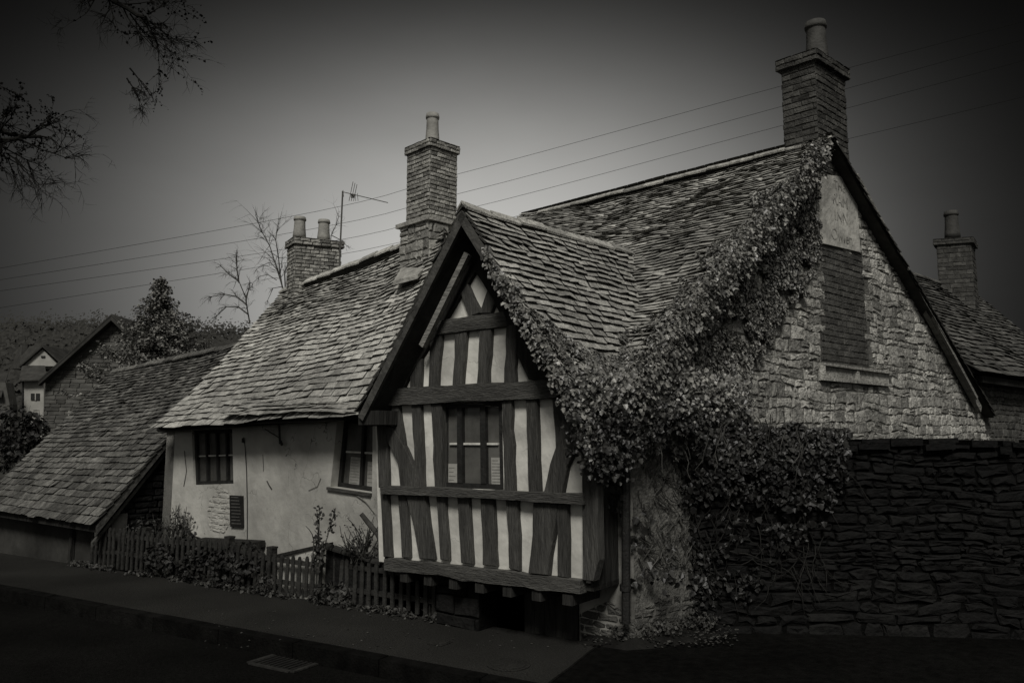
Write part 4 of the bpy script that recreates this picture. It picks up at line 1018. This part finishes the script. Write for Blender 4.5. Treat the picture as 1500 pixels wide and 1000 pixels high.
bare('slender bare tree rising left of the two-pot chimney', 17, (416, 430), [((416, 428), (410, 408), (403, 385), (395, 360), (385, 342), (378, 326)), ((414, 424), (410, 400), (408, 378), (404, 352), (405, 340)), ((418, 426), (417, 400), (424, 380), (438, 362))], .028, 2, .02)
bare('bare weeping tree beyond the left roof verge', 16, (365, 480), [((366, 474), (362, 452), (360, 436), (350, 412), (346, 385)), ((360, 440), (364, 424), (366, 414)), ((350, 412), (336, 402), (324, 390)), ((363, 460), (350, 450), (332, 449), (318, 462)), ((361, 446), (346, 434), (330, 431), (312, 434)), ((350, 414), (347, 395), (347, 375))], .026, 2, .5)
bare('fine bare branches showing right of the two-pot chimney', 18, (483, 370), [((483, 370), (485, 345), (492, 330), (496, 318)), ((483, 350), (480, 338), (474, 330)), ((486, 345), (500, 352), (508, 360))], .018, 2, .1)
bare('drooping bare twigs over the ridge of the low roof', 15.5, (395, 450), [((408, 398), (396, 384), (386, 388), (376, 394)), ((405, 410), (392, 402), (380, 405), (370, 415)), ((412, 420), (400, 422), (392, 440))], .014, 2, .5)
# conifer
cn = thing('conifer_tree', 'dense pointed conifer beside the far gabled house', 'tree', at(240, 640, 20)-UP*2); LL = []; mb = MB()
ctop = at(236, 410, 20); cbot = at(240, 600, 20); mb.tube([cbot, ctop], [.12, .015], 7)
H_ = (ctop-cbot).length
for i in range(230):
    k = (i+random.random())/230; k = k**.85; rad = ((1-k)*2.35+.05)*random.uniform(.55, 1.18); a = i*2.4+random.gauss(0, .4)
    d = V((math.cos(a), math.sin(a), 0)); c = cbot.lerp(ctop, k); tip = c+d*rad+UP*(rad*random.uniform(-.15, .22)); mid_ = c.lerp(tip, .5)-UP*rad*.10
    mb.tube([c, mid_, tip], [.016, .010, .004], 4, cap=False)
    for _ in range(int(26+58*rad)):
        t = random.uniform(.15, 1.0); p = (c.lerp(mid_, t*2) if t < .5 else mid_.lerp(tip, t*2-1))+V((random.gauss(0, .06), random.gauss(0, .06), random.gauss(-.03, .05)))
        LL.append((p, (UP+d*.4+rnd(.6)).normalized(), d-UP*.4+rnd(.4), random.uniform(.03, .075)))
mb.build('trunk', FARBARK, cn); leaves(LL, 'crown', CONIFER, cn)
# dark garden conifer / shrubs at far left
clump('yew_bush', 'dark yew bush below the far white house at the left edge', 'bush', [(at(18, 640, 17), .55, .5, .75), (at(-20, 650, 17), .6, .5, .9), (at(48, 632, 17), .3, .4, .45)], HEDGE, 500, .09)
clump('leafy_bush', 'ivy-topped stump of wall before the far stone house', 'bush', [(at(128, 540, 21), .33, .3, .20), (at(150, 552, 20.5), .4, .3, .2), (at(190, 545, 19), .35, .3, .3), (at(290, 520, 19), .35, .3, .16)], CONIFER, 240, .06)
# =================================================================== FAR HOUSES
def fpoly(mb, pts, D, depth): mb.prism([at(x, y, D) for x, y in pts], V((0, depth, 0)))
fh_ = thing('stone_house', 'distant grey stone house with steep gable beside the conifer', 'house', at(140, 640, 27)-UP*2)
m_ = MB(); fpoly(m_, [(64, 700), (250, 700), (250, 556), (163, 468), (64, 556)], 27, 6); fw_ = sub(m_, FARSTONE, 'wall', fh_)
m_ = MB(); a = at(64, 700, 26.98); b = at(250, 700, 26.98); w_ = (b-a).x
zz = lambda y: at(163, y, 26.98).z-a.z
xx = lambda x: (at(x, 600, 26.98).x-a.x)
masonry(m_, a, V((1, 0, 0)), UP, V((0, -1, 0)), [(xx(64), 0), (xx(250), 0), (xx(250), zz(556)), (xx(163), zz(470)), (xx(64), zz(556))], rh=(.12, .16), rw=(.3, .6), depth=.015, gap=.015, warp=.02)
sub(m_, FARSTONE, 'stone_courses', fw_)
m_ = MB(); A_, Bl, Br = at(163, 463, 26.6), at(56, 560, 26.6), at(258, 558, 26.6)
for e in (Bl, Br): m_.prism([A_, e, e+UP*-.10, A_+UP*-.14], V((0, .2, 0))); m_.prism([A_+UP*.02, e+UP*.02, e+UP*.02+V((0, 6.4, 0)), A_+UP*.02+V((0, 6.4, 0))], UP*.06)
sub(m_, FARROOF, 'roof', fh_)
m_ = MB(); m_.box(at(184, 492, 29), V((.45, 0, 0)), V((0, .4, 0)), UP*.42); m_.box(at(182, 481, 28.95), V((.55, 0, 0)), V((0, .5, 0)), UP*.07); m_.lathe(at(190, 480, 29.2), [(.09, 0), (.07, .2)], 10); sub(m_, FARSTONE, 'chimney', fh_)
wh = thing('white_house', 'distant white house with pale gable and dark lean-to roof', 'house', at(60, 640, 40)-UP*2)
m_ = MB(); fpoly(m_, [(30, 536), (86, 536), (62, 511)], 40, 8); fpoly(m_, [(33, 640), (66, 640), (66, 556), (33, 556)], 39, 6); sub(m_, FARWHITE, 'wall', wh)
m_ = MB(); a_, l_, r_ = at(62, 508, 39.8), at(28, 538, 39.8), at(88, 532, 39.8)
for e in (l_, r_): m_.prism([a_, e, e+V((0, 8, 0)), a_+V((0, 8, 0))], UP*.1)
m_.prism([at(28, 558, 38.6), at(68, 557, 38.6), at(66, 537, 39.9), at(32, 537, 39.9)], UP*.06); m_.prism([at(30, 505, 44), at(60, 508, 42), at(30, 540, 42), at(14, 540, 44)], V((0, 1, 0)))
sub(m_, FARROOF, 'roof', wh)
m_ = MB(); fpoly(m_, [(45, 586), (58, 586), (58, 576), (45, 576)], 38.96, .03); wo = sub(m_, FRAME, 'window', wh); m_ = MB(); fpoly(m_, [(51, 586), (52.5, 586), (52.5, 576), (51, 576)], 38.93, .02); sub(m_, FARWHITE, 'glazing_bar', wo)
m_ = MB(); fpoly(m_, [(60, 524), (66, 524), (66, 521), (60, 521)], 39.96, .03); sub(m_, FRAME, 'vent', wh)
m_ = MB(); fpoly(m_, [(32, 640), (34, 640), (34, 556), (32, 556)], 38.93, .03); sub(m_, FRAME, 'drainpipe', wh)
m_ = MB(); m_.box(at(31, 520, 43), V((.32, 0, 0)), V((0, .4, 0)), UP*.6); sub(m_, FARROOF, 'chimney', wh)
gh = thing('dark_cottage', 'dark-roofed cottage partly cut off at the far left edge', 'house', at(0, 640, 37.5)-UP*2)
m_ = MB(); fpoly(m_, [(-60, 660), (14, 660), (14, 592), (8, 560), (-60, 560)], 37.5, .6); sub(m_, FARSTONE, 'wall', gh)
m_ = MB(); m_.prism([at(-70, 582, 37.2), at(2, 582, 37.2), at(12, 548, 38.6), at(-70, 548, 38.6)], UP*.1); sub(m_, FARROOF, 'roof', gh)
# hill with wood
hl = MB(); nx, ny = 60, 8; ang0, ang1 = -1.0, .35; vs = []
def hz(az): return 22.0+1.2*math.sin(az*3+1.9)+.8*math.sin(az*11)
for j in range(ny+1):
    for i in range(nx+1):
        az = ang0+(ang1-ang0)*i/nx; R2 = 70+(170-70)*j/ny; vs.append((R2*math.sin(az), R2*math.cos(az), -1.3+(hz(az))*(j/ny)**1.1))
hl.add(vs, [(j*(nx+1)+i, j*(nx+1)+i+1, (j+1)*(nx+1)+i+1, (j+1)*(nx+1)+i) for j in range(ny) for i in range(nx)])
struct(hl.build('hill', WOOD, None, True))
L = []
for _ in range(14000):
    az = random.uniform(-.75, .15); k = random.random()**.6; R2 = 70+100*k; z = -1.3+hz(az)*k**1.1
    h = random.uniform(2.5, 5.5); p = V((R2*math.sin(az), R2*math.cos(az), z+h*.5*random.random())); L.append((p, (V((-math.sin(az), -math.cos(az), .6))+rnd(.06)).normalized(), rnd()+UP, random.uniform(.5, 1.0)))
for _ in range(9000):
    az = random.uniform(-.75, .15); R2 = random.uniform(160, 172); p = V((R2*math.sin(az), R2*math.cos(az), -1.3+hz(az)+random.random()**2*2.6*(1+.5*noise.noise(V((az*60, 0, 0)))))); L.append((p, (V((0, -1, .6))+rnd(.08)).normalized(), rnd()+UP, random.uniform(.15, .4)))
o = leaves(L, 'woodland', WOOD, None); tag(o, 'hazy wooded hillside beyond the far houses', 'woodland', kind='stuff')
# =================================================================== LIGHT, WORLD, CAMERA
SUN_AZ, SUN_EL = math.radians(186), math.radians(46)      # azimuth clockwise from +Y: behind the camera
sd_ = V((math.sin(SUN_AZ)*math.cos(SUN_EL), math.cos(SUN_AZ)*math.cos(SUN_EL), math.sin(SUN_EL)))
su = bpy.data.lights.new('sun', 'SUN'); su.energy = 2.45; su.angle = math.radians(16); su.color = (1, .97, .92)
so = bpy.data.objects.new('sun', su); COL.objects.link(so); so.rotation_euler = (-sd_).to_track_quat('-Z', 'Y').to_euler(); so.location = (0, -6, 9)
w = bpy.data.worlds.new('World'); SC.world = w; w.use_nodes = True; nt = w.node_tree; N = nt.nodes; LK = nt.links
for n in list(N): N.remove(n)
wo_ = N.new('ShaderNodeOutputWorld'); bg_ = N.new('ShaderNodeBackground'); LK.new(bg_.outputs[0], wo_.inputs[0])
sk = N.new('ShaderNodeTexSky'); sk.sky_type = 'NISHITA'; sk.sun_disc = False; sk.sun_elevation = SUN_EL; sk.sun_rotation = SUN_AZ
bwn = N.new('ShaderNodeRGBToBW'); LK.new(sk.outputs[0], bwn.inputs[0])
tc = N.new('ShaderNodeTexCoord'); sx = N.new('ShaderNodeSeparateXYZ'); LK.new(tc.outputs['Generated'], sx.inputs[0])
def M(op, a, b=None, c=None):
    n = N.new('ShaderNodeMath'); n.operation = op
    for i, v in enumerate((a, b, c)):
        if v is None: continue
        if hasattr(v, 'is_output'): LK.new(v, n.inputs[i])
        else: n.inputs[i].default_value = v
    return n.outputs[0]
az = M('ARCTAN2', sx.outputs[0], sx.outputs[1]); el = M('ARCSINE', sx.outputs[2])
da = M('DIVIDE', M('ADD', az, .03), .295); de = M('DIVIDE', M('SUBTRACT', el, .20), .182)
r2 = M('ADD', M('MULTIPLY', da, da), M('MULTIPLY', de, de))
glow = M('POWER', 2.71828, M('MULTIPLY', M('POWER', r2, 1.25), -.55))
glow = M('MULTIPLY', glow, GLOW if 'GLOW' in globals() else .92)
def smooth(v, a, b):
    n = N.new('ShaderNodeMapRange'); n.interpolation_type = 'SMOOTHSTEP'; n.inputs[1].default_value = a; n.inputs[2].default_value = b; LK.new(v, n.inputs[0]); return n.outputs[0]
over = M('MULTIPLY', smooth(el, .72, 1.15), .22)
back = M('MULTIPLY', smooth(M('MULTIPLY', sx.outputs[1], -1), .0, .6), .40)
mask = M('ADD', M('ADD', glow, over), M('ADD', back, .004))
nn_ = N.new('ShaderNodeTexNoise'); nn_.inputs['Scale'].default_value = 2.6; nn_.inputs['Detail'].default_value = 7; mpn = N.new('ShaderNodeMapping'); mpn.inputs['Scale'].default_value = (1, 1, 2.6); LK.new(tc.outputs['Generated'], mpn.inputs[0]); LK.new(mpn.outputs[0], nn_.inputs[0])
mask = M('MULTIPLY', mask, M('ADD', M('MULTIPLY', nn_.outputs[0], .40), .80))
# added mask: vignette glow ahead, fill overhead and behind, times nearly flat luminance
lum = M('ADD', M('MULTIPLY', bwn.outputs[0], .15), 5.0)
val = M('MULTIPLY', mask, lum)
cmb = N.new('ShaderNodeCombineColor')
for i, t in enumerate((1.0, .99, .95)): LK.new(M('MULTIPLY', val, t), cmb.inputs[i])
LK.new(cmb.outputs[0], bg_.inputs[0]); bg_.inputs[1].default_value = .10
cam = bpy.data.cameras.new('camera'); co = bpy.data.objects.new('camera', cam); COL.objects.link(co); co.location = CAM
co.rotation_euler = (math.pi/2+PITCH, 0, 0); cam.sensor_width = 36; cam.lens = 36*F/1500; cam.clip_end = 3000; cam.clip_start = .05
SC.camera = co
SC.view_settings.view_transform = 'Standard'; SC.view_settings.look = 'None'; SC.view_settings.exposure = 0
